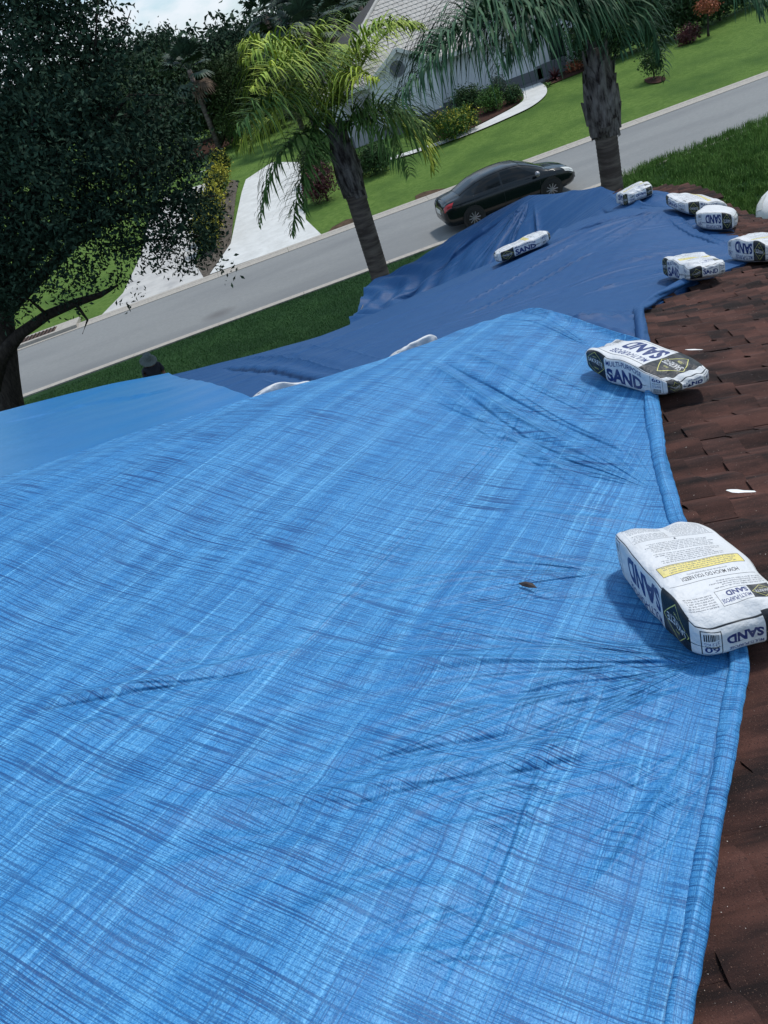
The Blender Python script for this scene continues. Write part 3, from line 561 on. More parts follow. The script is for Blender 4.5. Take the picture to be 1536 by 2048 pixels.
# ---------------------------------------------------------------- foliage
def leaves(n, blobs, size, rs, shell=.55, flat_=.0, curl=.3):
    """leaf-sized faces scattered through a set of ellipsoids; returns vertices and quads"""
    r = np.random.default_rng(rs); bl = np.array(blobs, float); w = (bl[:, 3] * bl[:, 4] * bl[:, 5]) ** .8; w /= w.sum()
    k = r.choice(len(bl), n, p=w); d = r.normal(size=(n, 3)); d /= np.linalg.norm(d, axis=1)[:, None]
    rad = shell + (1 - shell) * r.random(n) ** .7; rad *= 1 + .16 * np.sin(d[:, 0] * 5 + k) * np.sin(d[:, 1] * 6 + 2 * k) + .12 * np.sin(d[:, 2] * 9 + k * 3)
    cl = r.normal(size=(n // 14 + 1, 3)) * 1.0; j = r.integers(0, n // 14 + 1, n)
    P = bl[k, :3] + d * bl[k, 3:6] * rad[:, None]
    # gather leaves into twig tufts
    ci = r.integers(0, n, n // 12 + 1); ck = {}
    T = P[ci]; kk = k[ci]
    order = np.argsort(k); 
    tuft = r.integers(0, len(T), n); P = T[tuft] + r.normal(size=(n, 3)) * size * 2.2 * np.array([1, 1, .8])
    a = r.normal(size=(n, 3)); a /= np.linalg.norm(a, axis=1)[:, None]; b = np.cross(a, r.normal(size=(n, 3))); b /= np.linalg.norm(b, axis=1)[:, None]
    s1 = size * r.uniform(.6, 1.4, n)[:, None]; s2 = s1 * .45; nn = np.cross(a, b) * s1 * curl
    V = np.stack([P - a * s1, P + b * s2 + nn, P + a * s1, P - b * s2 + nn], 1).reshape(-1, 3)
    return V, np.arange(4 * n).reshape(-1, 4)
def tree(name, base_, top, blobs, n, size, leafm, seed, trunk_r=.2, label=None, cat='tree', group=None, limbs=6, shell=.5, barkm=None, loc_trunk=None, extra_limbs=()):
    base_ = Vector(base_); T = empty(name, base_, label=label, cat=cat, group=group); r = random.Random(seed)
    top = Vector(top); mb = MB(); h = top - base_
    pts = [base_ + h * t + Vector((math.sin(t * 4 + seed), math.cos(t * 3 + seed), 0)) * .05 * h.length * t for t in (0, .12, .3, .5, .7, .85, 1)]
    mb.tube(pts, [trunk_r * k for k in (1.35, 1.0, .88, .75, .6, .5, .38)], 10)
    kid(mb.build('trunk', barkm or MT['bark'], None, True), T)
    for i in range(min(limbs, len(blobs))):
        b = Vector(blobs[i][:3]); s0 = pts[r.choice((3, 4, 5))]; mid = s0.lerp(b, .5) + Vector((r.uniform(-.2, .2), r.uniform(-.2, .2), r.uniform(.05, .35))) * (b - s0).length * .4
        q1 = s0.lerp(mid, .5) + Vector((0, 0, .05)); q2 = mid.lerp(b, .55)
        kid(MB().tube([s0, q1, mid, q2, b + (b - mid) * .25], [trunk_r * k for k in (.45, .36, .28, .16, .05)], 7).build('limb', barkm or MT['bark'], None, True), T)
    V, Fs = leaves(n, blobs, size, seed, shell); kid(mesh('crown', V, Fs, leafm, None), T)
    return T
# the dark oak that fills the left
def pb(x, y, Y, r, sx=1.25, sz=.85): p = at(x, y, Y); return (p[0], p[1], p[2], r * sx, r * sx, r * sz)
px2 = 20 / F * .9
ob = [pb(-40, 60, 20, 2.2), pb(80, 120, 19.6, 1.8), pb(190, 120, 20.5, 1.0), pb(170, 210, 19.2, 1.5), pb(60, 260, 18.6, 1.9), pb(-60, 330, 20, 2.2), pb(140, 350, 19, 1.7), pb(280, 260, 20.5, 1.1), pb(270, 350, 19.4, 1.3), pb(330, 215, 21.5, .75), pb(350, 330, 20.4, .9), pb(380, 400, 20, .75),
      pb(240, 440, 19.4, 1.1), pb(100, 460, 18.9, 1.3), pb(0, 480, 19.4, 1.4), pb(330, 420, 19.4, .85), pb(400, 460, 19.7, .5), pb(395, 510, 19.6, .42), pb(350, 460, 19.4, .9), pb(420, 500, 19.6, .3), pb(375, 540, 19.6, .25), pb(430, 528, 19.6, .26), pb(290, 500, 19.2, .5), pb(200, 520, 19.2, .75), pb(60, 560, 19.2, .9), pb(160, 580, 19, .5), pb(10, 620, 19.3, .5), pb(-60, 560, 19.5, 1.2), pb(175, 60, 20.6, .45), pb(105, 20, 20, .7), pb(-30, -120, 20, 2.4), pb(60, -60, 21, 1.5)]
ob += [pb(x, y, 19.6, r) for x, y, r in [(215, 52, .28), (196, 88, .35), (232, 70, .22), (262, 15, .16), (252, 45, .18), (185, 5, .18), (205, 12, .16), (468, 542, .14), (450, 552, .13), (404, 540, .2), (160, 660, .18), (150, 628, .2), (262, 575, .24), (250, 605, .14), (130, 610, .25), (30, 600, .4), (245, 560, .3), (330, 490, .3), (430, 480, .25)]]
tb = at(-6, 830, 20.2); tb[2] = .42
kt = at(-8, 700, 20.2)
oak = tree('oak_tree', tb, at(-60, 330, 20.2), ob, 66000, .058, MT['oakleaf'], 5, .34, 'broad dark oak filling the upper left, its low limb over the lawn', limbs=14, shell=.2)
lp = [at(*p) for p in [(-14, 770, 20.2), (2, 712, 20.1), (40, 668, 20), (95, 630, 19.9), (150, 606, 19.7), (200, 590, 19.6), (222, 578, 19.6), (236, 570, 19.5)]]
kid(MB().tube(lp, [.3, .2, .14, .12, .1, .07, .045, .02], 9).build('low_limb', MT['bark'], None, True), oak)
for a, b, c2 in [((150, 606), (175, 640), (165, 668)), ((95, 630), (60, 600), (20, 590)), ((190, 240), (225, 130), (262, 20)), ((130, 200), (190, 100), (196, 0)), ((200, 260), (260, 190), (330, 190)), ((240, 500), (300, 480), (420, 470)), ((170, 300), (190, 230), (260, 235)), ((210, 330), (225, 350), (222, 400))]:
    kid(MB().tube([at(*a, 19.5), at(*b, 19.4), at(*c2, 19.4)], [.05, .03, .008], 6).build('branch', MT['bark'], None, True), oak)
# ---------------------------------------------------------------- queen palms
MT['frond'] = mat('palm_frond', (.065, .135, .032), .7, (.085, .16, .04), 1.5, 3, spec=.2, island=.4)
MT['frond_y'] = mat('sunlit_palm_frond', (.34, .40, .05), .65, (.16, .26, .04), 1.2, 3, spec=.2, island=.4)  # yellower copy of the frond, sunlight put into its colour
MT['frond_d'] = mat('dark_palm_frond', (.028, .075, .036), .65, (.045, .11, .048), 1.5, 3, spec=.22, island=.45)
MT['trunk'] = mat('ringed_palm_trunk', (.18, .15, .135), .95, (.08, .062, .058), 1, 6, .5, 14, spec=.15, stretch=(1.5, 1.5, 9), lo=.38, hi=.6)
MT['boot'] = mat('old_leaf_base', (.24, .215, .21), .9, (.035, .026, .026), 3.2, 6, .7, 18, spec=.2, stretch=(3, 3, .9), lo=.38, hi=.62)
def bez(pts, n):
    P = [np.array(p, float) for p in pts]; o = []
    for t in np.linspace(0, 1, n):
        Q = P
        while len(Q) > 1: Q = [a * (1 - t) + b * t for a, b in zip(Q, Q[1:])]
        o.append(Q[0])
    return np.array(o)
def frond(par, pts, ll, seed, m, droop=1.0, dens=84, wid=.042):
    r = np.random.default_rng(seed); R = bez(pts, 24); mb = MB(); k = len(R)
    mb.tube(R, list(np.linspace(.022, .004, k)), 5)
    T = np.gradient(R, axis=0); T /= np.linalg.norm(T, axis=1)[:, None]
    for side_ in (-1, 1):
        for i in range(dens):
            t = .12 + .88 * i / (dens - 1) + r.uniform(-.006, .006); f = min(max(t, 0), 1) * (k - 1); j = min(int(f), k - 2); p = R[j] + (R[j + 1] - R[j]) * (f - j); tt = T[j]
            lat = np.cross(tt, [0, 0, 1]); lat /= np.linalg.norm(lat) + 1e-6; up_ = np.cross(lat, tt)
            L0 = ll * (.55 + .9 * math.sin(math.pi * min(t, 1) ** .8) ** .7) * r.uniform(.75, 1.15) * (1 - .55 * max(t - .75, 0) / .25)
            d0 = side_ * lat * r.uniform(.55, .95) + tt * r.uniform(.25, .6) + up_ * r.uniform(-.1, .65); d0 /= np.linalg.norm(d0)
            n = 5; q = p.copy(); d = d0; Vs = []; wv = np.cross(d0, [0, 0, 1]); wv /= np.linalg.norm(wv) + 1e-6
            for s_ in range(n + 1):
                w = wid * (.55, 1, .95, .75, .45, .06)[s_] * .5; Vs += [q - wv * w, q + wv * w]
                q = q + d * L0 / n; d = d + np.array([0, 0, -1]) * droop * (.20 + .16 * s_) + r.normal(size=3) * .05; d /= np.linalg.norm(d)
            mb.add(Vs, [(2 * a, 2 * a + 1, 2 * a + 3, 2 * a + 2) for a in range(n)])
    return kid(mb.build('frond', m, None), par)
def palm(loc, z_s, z_b, rt, fr, label, seed, rb, mats, lean=(0, 0), group='queen palms in the near lawn'):
    P = empty('queen_palm', loc, label=label, cat='palm tree', group=group); x, y, z = loc
    def c(h): k = (h - z) / (z_b - z); return (x + lean[0] * k, y + lean[1] * k)
    mb = MB(); nr = 90; prof = []
    for i in range(nr + 1):
        h = z + (z_s - z) * i / nr; prof.append((rt * (1.25 - .25 * min(1, i / 18)) * (1 + .035 * (i % 2)) , h))
    V = []; n = 18
    for rr, h in prof:
        cx, cy = c(h); V += [(cx + rr * math.cos(a), cy + rr * math.sin(a), h + .012 * math.sin(2 * a + h * 9)) for a in [2 * math.pi * k / n for k in range(n)]]
    Fs = [(i * n + k, i * n + (k + 1) % n, (i + 1) * n + (k + 1) % n, (i + 1) * n + k) for i in range(nr) for k in range(n)]
    kid(sm(mesh('trunk', V, Fs, MT['trunk']), 50), P)
    # core that the old leaf bases wrap
    cb = []; 
    for i in range(9):
        t = i / 8; h = z_s - .12 + (z_b - z_s + .1) * t; cx, cy = c(h); cb.append(((cx, cy, h), rb * (.62, .85, .98, 1, .95, .82, .66, .5, .35)[i] * .8))
    kid(MB().tube([a for a, b in cb], [b for a, b in cb], 14).build('crown_shaft', MT['boot'], None, True), P)
    r = random.Random(seed); nb = 34
    for i in range(nb):
        t = (i + .5) / nb * .96; h = z_s - .05 + (z_b - z_s) * t; cx, cy = c(h); a = i * 2.4 + r.uniform(-.3, .3); rad = rb * (.72 + .35 * math.sin(math.pi * min(1, t * 1.1 + .1))) * .82
        L_ = r.uniform(.34, .52); w = r.uniform(.10, .17); o = Vector((math.cos(a), math.sin(a), 0)); tn = Vector((-o.y, o.x, 0)); b0 = Vector((cx, cy, h)) + o * rad
        V = []; tilt = -.06 + .16 * r.random()
        for s_ in range(5):
            u = s_ / 4; cc = b0 + Vector((0, 0, 1)) * L_ * (u - .35) + o * (tilt * L_ * u ** 2 - .02) + tn * .12 * L_ * math.sin(u * 2 + i); ww = w * (1, 1, .9, .62, .3)[s_]
            V += [cc - tn * ww - o * ww * .5, cc + o * .02, cc + tn * ww - o * ww * .5]
        Fs = [(3 * q, 3 * q + 1, 3 * q + 4, 3 * q + 3) for q in range(4)] + [(3 * q + 1, 3 * q + 2, 3 * q + 5, 3 * q + 4) for q in range(4)]
        kid(mesh('leaf_base', V, Fs, MT['boot'], None, True), P)
    for i, (pts, ll, mi, dens, dr) in enumerate(fr): frond(P, pts, ll, seed * 100 + i, mats[mi], dr, dens)
    return P
A1 = lambda x, y, Y=18.9: tuple(at(x, y, Y))
bx, by = 1.87, 18.9
zc1 = at(665, 245, 18.9)
fr1 = [([A1(660, 265), A1(630, 120, 18.6), A1(560, 60, 18.2), A1(490, 120, 18)], .8, 1, 66, 1), ([A1(662, 260), A1(600, 150, 19.3), A1(540, 70, 19.5), A1(480, 90, 19.6)], .7, 1, 60, 1),
       ([A1(665, 260), A1(690, 130, 18.4), A1(720, 20, 18), A1(840, 50, 17.8)], .62, 1, 76, .9), ([A1(668, 260), A1(720, 120, 19.6), A1(770, 20, 19.8), A1(850, 60, 20)], .5, 1, 66, 1),
       ([A1(655, 262), A1(590, 180, 18), A1(530, 180, 17.6), A1(478, 300, 17.4)], .9, 1, 66, 1), ([A1(655, 268), A1(590, 190, 17.4), A1(500, 200, 16.8), A1(475, 260, 16.6)], .7, 0, 60, 1),
       ([A1(650, 268), A1(600, 240, 18.2), A1(540, 300, 18), A1(520, 450, 17.9)], .55, 0, 60, 1), ([A1(655, 270), A1(610, 300, 18.2), A1(590, 380, 18), A1(585, 470, 17.8)], .55, 2, 60, .5), ([A1(660, 262), A1(640, 200, 18.1), A1(600, 260, 17.5), A1(610, 420, 17.4)], .5, 0, 56, .8),
       ([A1(672, 265), A1(730, 205, 18.4), A1(800, 195, 18), A1(862, 275, 17.8)], .95, 0, 76, 1), ([A1(675, 264), A1(740, 200, 19.2), A1(830, 230, 19.2), A1(868, 340, 19)], .75, 1, 66, 1), ([A1(672, 268), A1(740, 220, 17.8), A1(790, 230, 17.4), A1(820, 350, 17.2)], .6, 0, 60, 1),
       ([A1(663, 258), A1(640, 150, 19.4), A1(610, 100, 19.9), A1(560, 110, 20.2)], .7, 0, 60, 1), ([A1(666, 258), A1(672, 130, 19), A1(690, 90, 19.4), A1(730, 110, 19.8)], .8, 1, 60, 1), ([A1(664, 260), A1(650, 160, 18.3), A1(640, 110, 17.6), A1(600, 150, 16.8)], .75, 0, 60, 1), ([A1(664, 262), A1(680, 180, 18), A1(700, 120, 17.3), A1(760, 160, 16.8)], .75, 1, 60, 1)]
fr1 = [(a, b * 1.06, c_, int(d * 1.15), e) for a, b, c_, d, e in fr1] + [([A1(664, 260), A1(620, 140, 17.8), A1(560, 90, 17), A1(500, 180, 16.5)], .85, 1, 76, 1), ([A1(664, 262), A1(610, 200, 19.6), A1(530, 210, 20), A1(500, 300, 20.2)], .8, 1, 70, 1), ([A1(664, 258), A1(660, 120, 18.5), A1(650, 50, 18), A1(610, 60, 17.4)], .8, 1, 70, 1)]
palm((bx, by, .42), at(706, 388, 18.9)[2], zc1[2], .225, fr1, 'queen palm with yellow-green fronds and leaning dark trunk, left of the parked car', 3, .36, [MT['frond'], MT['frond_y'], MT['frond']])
B1 = lambda x, y, Y=16.4: tuple(at(x, y, Y))
q0 = (1188, 70)
fr2 = [([B1(*q0), B1(1100, -30, 16), B1(950, -20, 15.6), B1(805, 190, 15.4)], 1.55, 0, 130, 1.15), ([B1(*q0), B1(1110, 0, 16.6), B1(960, 20, 17), B1(830, 110, 17.2)], 1.3, 0, 110, 1.1), ([B1(*q0), B1(1140, -40, 15.6), B1(1060, -20, 15), B1(1000, 130, 14.8)], 1.2, 0, 80, 1.1), ([B1(*q0), B1(1100, -60, 16.8), B1(1040, -80, 17), B1(940, 30, 17.2)], 1.3, 0, 80, 1.1),
       ([B1(*q0), B1(1150, -60, 15.6), B1(1100, -60, 15), B1(1060, 100, 14.8)], .8, 0, 76, 1.1), ([B1(*q0), B1(1190, -80, 15.4), B1(1170, -80, 14.9), B1(1150, 90, 14.8)], .9, 0, 76, 1.1), ([B1(*q0), B1(1230, -60, 16), B1(1290, -60, 15.6), B1(1320, 120, 15.4)], .6, 0, 70, .9), ([B1(*q0), B1(1250, -20, 16.6), B1(1310, 0, 16.8), B1(1330, 160, 16.9)], .5, 0, 60, .9),
       ([B1(*q0), B1(1230, -60, 15.4), B1(1260, -50, 15), B1(1240, 110, 14.8)], .8, 0, 76, 1.1), ([B1(*q0), B1(1280, -110, 16), B1(1420, -120, 15.8), B1(1520, 30, 15.6)], .9, 0, 80, 1.1), ([B1(*q0), B1(1300, -170, 15.6), B1(1450, -160, 15), B1(1525, 10, 14.6)], 1.1, 0, 70, 1.2), ([B1(*q0), B1(1280, -130, 16.8), B1(1400, -160, 17), B1(1560, -60, 17.2)], 1.0, 0, 80, 1.1), ([B1(*q0), B1(1160, -60, 17.4), B1(1120, -100, 18.2), B1(1060, -20, 18.8)], .9, 0, 70, 1.1), ([B1(*q0), B1(1220, -80, 17.4), B1(1280, -90, 18.2), B1(1330, 20, 18.8)], .8, 0, 70, 1.1), ([B1(*q0), B1(1200, -90, 16.4), B1(1200, -150, 16.2), B1(1180, -160, 15.6)], .9, 0, 60, 1)]
b2 = at(1218, 340, 16.4)
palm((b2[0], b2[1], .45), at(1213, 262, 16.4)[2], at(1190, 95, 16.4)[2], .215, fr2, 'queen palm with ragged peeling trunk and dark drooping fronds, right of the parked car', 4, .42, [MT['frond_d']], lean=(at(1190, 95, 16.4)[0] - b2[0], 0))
# ---------------------------------------------------------------- plants across the street and behind
def shrub(name, px, r, m, n, size, label, cat='shrub', group=None, Y=None, h=None, seed=1, flowers=None, lobes=5):
    p = gnd(*px) if Y is None else at(px[0], px[1], Y); g0 = float(G(p[1])); T = empty(name, (p[0], p[1], g0), label=label, cat=cat, group=group)
    rr = random.Random(seed); h = h or r * 1.3; bl = [(p[0], p[1], g0 + h * .5, r * .8, r * .8, h * .5)] + [(p[0] + rr.uniform(-.6, .6) * r, p[1] + rr.uniform(-.5, .5) * r, g0 + h * rr.uniform(.35, .75), r * rr.uniform(.35, .55), r * .45, h * .33) for _ in range(lobes)]
    kid(MB().tube([(p[0], p[1], g0 - .05), (p[0] + .02, p[1], g0 + h * .5)], [.05, .02], 6).build('stem', MT['bark'], None), T)
    V, Fs = leaves(n, bl, size, seed, .35); kid(mesh('foliage', V, Fs, m, None), T)
    if flowers: V, Fs = leaves(flowers[1], [(b[0], b[1], b[2] + .05, b[3] * 1.05, b[4] * 1.05, b[5] * 1.05) for b in bl], flowers[2], seed + 9, .9); kid(mesh('blossom', V, Fs, flowers[0], None), T)
    return T
shrub('round_bush', (752, 348), 1.0, MT['shrub'], 5000, .06, 'dark rounded bush by the grey house wall, right of the palm trunk', h=1.3, seed=2)
shrub('round_bush', (722, 352), .5, MT['shrub'], 1500, .06, 'small dark bush tucked against the palm trunk side of the big round bush', h=.8, seed=3)
shrub('flowering_shrub', (905, 278), .95, MT['shrub_bright'], 3500, .06, 'yellow-flowered shrub at the lower end of the mulch bed', seed=4, h=1.2, flowers=(MT['yellow'], 700, .06))
shrub('flowering_shrub', (935, 262), .7, MT['shrub_bright'], 2500, .06, 'yellow-flowered shrub beside the path, uphill of its twin', seed=44, h=1.1, flowers=(MT['yellow'], 500, .06))
shrub('green_shrub', (985, 222), .75, MT['shrub_bright'], 3000, .055, 'bright green shrub in the middle of the mulch bed', seed=5, h=1.1)
shrub('green_shrub', (945, 225), 1.0, MT['shrub'], 3500, .06, 'dark green shrub against the grey wall under the long frond', seed=6, h=1.4)
shrub('silvery_shrub', (1003, 200), .65, MT['shrub_grey'], 2500, .05, 'silvery green feathery shrub near the front door', seed=7, h=1.3)
shrub('green_shrub', (1030, 205), .45, MT['shrub'], 1500, .06, 'small dark shrub at the bend of the white path', seed=8, h=.8)
shrub('yellow_shrub', (1135, 128), .7, MT['yellow'], 1800, .055, 'cream and yellow variegated shrub by the far house corner', seed=9, h=1.0)
def rosette(px, r, m, label, n=46, seed=1, dz=0):
    p = gnd(*px); T = empty('spiky_plant', tuple(p), label=label, cat='plant'); rr = random.Random(seed)
    for i in range(n):
        a = rr.uniform(0, 6.28); e = rr.uniform(.15, 1.2); o = Vector((math.cos(a) * math.cos(e), math.sin(a) * math.cos(e), math.sin(e))); tn = Vector((-math.sin(a), math.cos(a), 0)); L_ = r * rr.uniform(.7, 1.1); V = []
        for s_ in range(5):
            u = s_ / 4; c_ = p + np.array(o) * L_ * u + np.array([0, 0, -.35 * L_ * u * u]); w = .05 * (1, 1.1, .9, .6, .05)[s_]; V += [c_ - np.array(tn) * w, c_ + np.array(tn) * w]
        kid(mesh('blade', V, [(2 * q, 2 * q + 1, 2 * q + 3, 2 * q + 2) for q in range(4)], m, None), T)
rosette((1110, 158), 1.0, MT['red'], 'dark red spiky plant at the corner of the path')
rosette((1098, 172), .35, MT['shrub_bright'], 'tiny pale spiky plant at the edge of the path', 20, 2)
rosette((1078, 150), .5, MT['shrub'], 'small green spiky plant beside the grey doorstep', 24, 3)
shrub('purple_shrub', (655, 400), 1.0, MT['red'], 3500, .06, 'purple-leaved shrub beside the driveway, behind the hanging fronds', seed=12, h=1.6)
shrub('purple_shrub', (640, 360), .9, MT['oliveleaf'], 3000, .06, 'bronze green shrub by the garage side of the driveway', seed=13, h=1.6)
for i, (x, y) in enumerate([(452, 345), (446, 372), (440, 398), (434, 425), (430, 452), (425, 478), (420, 500)]):
    shrub('croton_shrub', (x, y), .62, MT['yellow'] if i % 2 else MT['oliveleaf'], 1800, .07, ['hedge croton farthest from the street, between the driveways', 'second hedge croton from the far end, between the driveways', 'third hedge croton from the far end, between the driveways', 'middle croton of the hedge between the driveways', 'third hedge croton from the street, between the driveways', 'second hedge croton from the street, between the driveways', 'hedge croton nearest the street, between the driveways'][i], group='crotons in the hedge between the driveways', seed=20 + i, h=1.3, flowers=(MT['yellow'], 500, .07))
ORD = 'first second third fourth fifth sixth seventh eighth ninth tenth eleventh twelfth thirteenth'.split()
hedge_px = [(1180, 142), (1205, 130), (1232, 124), (1262, 112), (1292, 102), (1322, 92), (1350, 84), (1380, 72), (1410, 62), (1440, 48), (1470, 34), (1500, 22), (1530, 8)]
for i, (x, y) in enumerate(hedge_px):
    shrub('hedge_shrub', (x, y - 8), 1.25, MT['shrub'] if i % 3 else MT['treeleaf'], 3200, .09, ORD[i] + ' dark hedge shrub from the left along the far edge of the lawn', group='dark hedge shrubs beyond the lawn', seed=40 + i, h=2.6)
shrub('red_shrub', (1380, 85), .6, MT['red'], 1500, .06, 'low reddish shrub before the dark hedge', seed=60, h=.7)
shrub('red_shrub', (1150, 142), .5, MT['orange'], 900, .05, 'low orange-red shrub behind the ragged palm trunk', seed=61, h=.5)
p = gnd(1417, 72); T = tree('small_tree', (p[0], p[1], p[2]), (p[0], p[1], p[2] + 1.1), [(p[0], p[1], p[2] + 1.4, .5, .5, .28), (p[0] + .3, p[1], p[2] + 1.3, .3, .3, .2)], 900, .06, MT['orange'], 62, .06, 'small standard tree with orange blossom alone on the far lawn', limbs=2)
p = gnd(1308, 158); tree('sapling', tuple(p), (p[0], p[1], p[2] + .7), [(p[0], p[1], p[2] + .8, .45, .45, .6)], 900, .07, MT['shrub'], 63, .03, 'young sapling in a mulch ring on the far lawn', limbs=1)
flat('mulch_bed', smooth_px([(1288, 160), (1300, 155), (1322, 153), (1332, 158), (1318, 166), (1295, 167), (1288, 160)], 3)[:-1], MT['mulch'], .02)
# mid and far trees
p = gnd(432, 305); tree('olive_tree', tuple(p), at(480, 200, p[1]), [pb(x, y, p[1] + dy, r, 1.1, .95) for x, y, r, dy in [(480, 190, 2.6, 0), (430, 180, 1.9, 1), (520, 160, 2, 0), (450, 240, 1.7, 0), (530, 220, 1.9, 1), (490, 130, 1.5, 0), (420, 220, 1.3, 0), (560, 190, 1.4, 1), (490, 265, 1.3, 0), (425, 150, 1.0, 0)]], 34000, .11, MT['oliveleaf'], 70, .2, 'olive green rounded tree behind the left palm, beyond the driveways', shell=.4)
def far(px, Y, r, lab, m='farleaf', seed=1, n=9000, size=.2, nb=9, name='pine_tree', sq=.8, trunk=True):
    c_ = at(px[0], px[1], Y); rr = random.Random(seed); g0 = float(G(Y)); bl = [(c_[0], c_[1], c_[2], r * .8, r * .8, r * .7)] + [(c_[0] + rr.uniform(-.8, .8) * r, c_[1] + rr.uniform(-.4, .4) * r, c_[2] + rr.uniform(-.7, .6) * r * sq, r * rr.uniform(.3, .5), r * .4, r * rr.uniform(.2, .35)) for _ in range(nb)]
    return tree(name, (c_[0], c_[1], g0), c_, bl, n, size, MT[m], seed, .25, lab, shell=.35, limbs=4)
far((325, 128), 105, 4.4, 'tall dark pine rising against the sky right of the oak', seed=81, n=14000)
far((280, 160), 100, 3.6, 'dark pine half hidden behind the oak tips', seed=82)
far((388, 178), 108, 3.2, 'shorter dark pine right of the tall pine', seed=83)
far((455, 118), 112, 3.6, 'dark pine on the skyline left of the cabbage palms', seed=84, n=9000)
far((425, 185), 100, 3.4, 'dark tree below the skyline between pines and cabbage palms', seed=85, m='treeleaf')
far((496, 100), 110, 3.0, 'narrow dark pine beside the cabbage palms on the skyline', seed=89)
far((340, 170), 84, 3.6, 'dark broadleaf tree below the tall pine', seed=86, m='treeleaf', name='background_tree')
far((285, 185), 80, 4.2, 'dark broadleaf tree behind the oak crown', seed=87, m='treeleaf', name='background_tree')
far((400, 185), 86, 3.0, 'dark broadleaf tree behind the slim cabbage palm', seed=88, m='treeleaf', name='background_tree')
far((345, 235), 72, 2.6, 'low dark tree right of the oak over the distant lawn', seed=90, m='treeleaf', name='background_tree', size=.14)
far((235, 230), 76, 4.0, 'dark tree seen through gaps of the oak', seed=91, m='treeleaf', name='background_tree', size=.16)
for i, (x, y, Y) in enumerate([(150, 200, 90), (60, 260, 88), (-30, 290, 86), (560, 120, 92), (620, 100, 90), (680, 70, 86), (740, 40, 84), (520, 170, 84), (600, 190, 78)]):
    far((x, y), Y, 4.6, 'dark tree in the belt behind the houses', seed=100 + i, m='treeleaf', name='background_tree', size=.2, n=7000).__setitem__('group', 'dark trees in the belt behind the houses')
# wood beyond everything
r = np.random.default_rng(5); bl = [(x, 185 + r.uniform(-14, 25), 5 + r.uniform(-1, 1.6), 9, 7, 6.0) for x in np.arange(-190, 260, 9.)]
V, Fs = leaves(60000, bl, .7, 77, .6); tag(mesh('distant_wood', V, Fs, MT['farleaf'], None), kind='stuff')
V = []; Fs = []
for i, b in enumerate(bl): k = len(V); V += [(b[0] - 7, b[1] + 5, 0), (b[0] + 7, b[1] + 5, 0), (b[0] + 6, b[1] + 5, 8.5), (b[0] - 6, b[1] + 5, 8.5)]; Fs.append((k, k + 1, k + 2, k + 3))
# cabbage palms
MT['fan'] = mat('fan_palm_leaf', (.02, .045, .028), .6, (.035, .065, .04), 1, 3, spec=.3, island=.5); MT['deadfan'] = mat('dead_palm_leaf', (.11, .075, .05), .9, island=.4)
def cabbage(px, Y, r, label, seed, group=None, trunk_to=None):
    c_ = at(px[0], px[1], Y); g0 = float(G(Y)); T = empty('cabbage_palm', (c_[0], c_[1], g0), label=label, cat='palm tree', group=group); rr = random.Random(seed)
    kid(MB().tube([(c_[0], c_[1], g0), (c_[0], c_[1], c_[2])], [.22, .18], 10).build('trunk', MT['trunk'], None, True), T)
    for i in range(34):
        a = rr.uniform(0, 6.28); e = rr.uniform(-1.1, 1.3); dead = e < -.75; o = Vector((math.cos(a) * math.cos(e), math.sin(a) * math.cos(e), math.sin(e))); sl = Vector((-math.sin(a), math.cos(a), 0)); up_ = o.cross(sl) * -1
        hb = Vector(c_) + o * r * .55; V = []; Fs = []
        for k in range(17):
            f = (k - 8) / 8 * 1.7; d = (o * math.cos(f) + sl * math.sin(f)).normalized(); L_ = r * .55 * rr.uniform(.85, 1.1) * (1 - .15 * abs(f)); wv = d.cross(up_).normalized() * .035 * r / 1.6; m1 = hb + d * L_ * .6; e1 = hb + d * L_ - Vector((0, 0, .22 * L_)); b = len(V)
            V += [hb, m1 - wv * 1.6, m1 + wv * 1.6, e1]; Fs += [(b, b + 1, b + 2), (b + 1, b + 3, b + 2)]
        b = len(V); V += [Vector(c_) - sl * .02, Vector(c_) + sl * .02, hb + sl * .015]; Fs.append((b, b + 1, b + 2))
        kid(mesh('fan_leaf', V, Fs, MT['deadfan' if dead else 'fan'], None), T)
cabbage((560, 35), 62, 2.7, 'dark cabbage palm behind the left queen palm, leftmost of the group', 1)
cabbage((612, 62), 60, 2.4, 'cabbage palm with brown dead leaves behind the left queen palm', 2)
cabbage((530, 30), 66, 2.0, 'cabbage palm whose fans stand against the sky at the left', 5)
cabbage((665, 35), 64, 2.6, 'dark cabbage palm between its group and the tiled roof', 3)
cabbage((720, 12), 68, 2.4, 'cabbage palm just left of the tiled roof at the top', 6)
cabbage((378, 140), 70, 2.3, 'slim cabbage palm with a pale bare trunk beyond the lawn', 4)
# ---------------------------------------------------------------- the grey house across the street
MT['tile'] = mat('pale_roof_tile', (.50, .47, .43), .8, (.4, .37, .34), 2.5, 4, .2, 30)
MT['tile_joint'] = mat('roof_underlay', (.05, .045, .045), .9)
MT['grey_wall'] = mat('grey_painted_wall', (.58, .6, .63), .85, (.53, .55, .58), 2, 4, .15, 40)
MT['grey_dark'] = mat('dark_grey_plinth', (.12, .125, .14), .85); MT['trim'] = mat('white_trim', (.6, .6, .58), .6); MT['glass'] = mat('dark_window_glass', (.02, .025, .03), .1, spec=.8); MT['door'] = mat('entry_door_paint', (.07, .06, .055), .5)
HY = 48.3; gz = .48
H = empty('house', (13, HY, gz), label='grey house with pale tiled roof and round gable vent across the street', cat='house')
K_ = lambda mb, n, m: kid(mb.build(n, m, None), H)
x0, x1, xe = 5.0, 16.9, 20.6; ez = 3.35; rz_ = 8.0; dep = 13.0
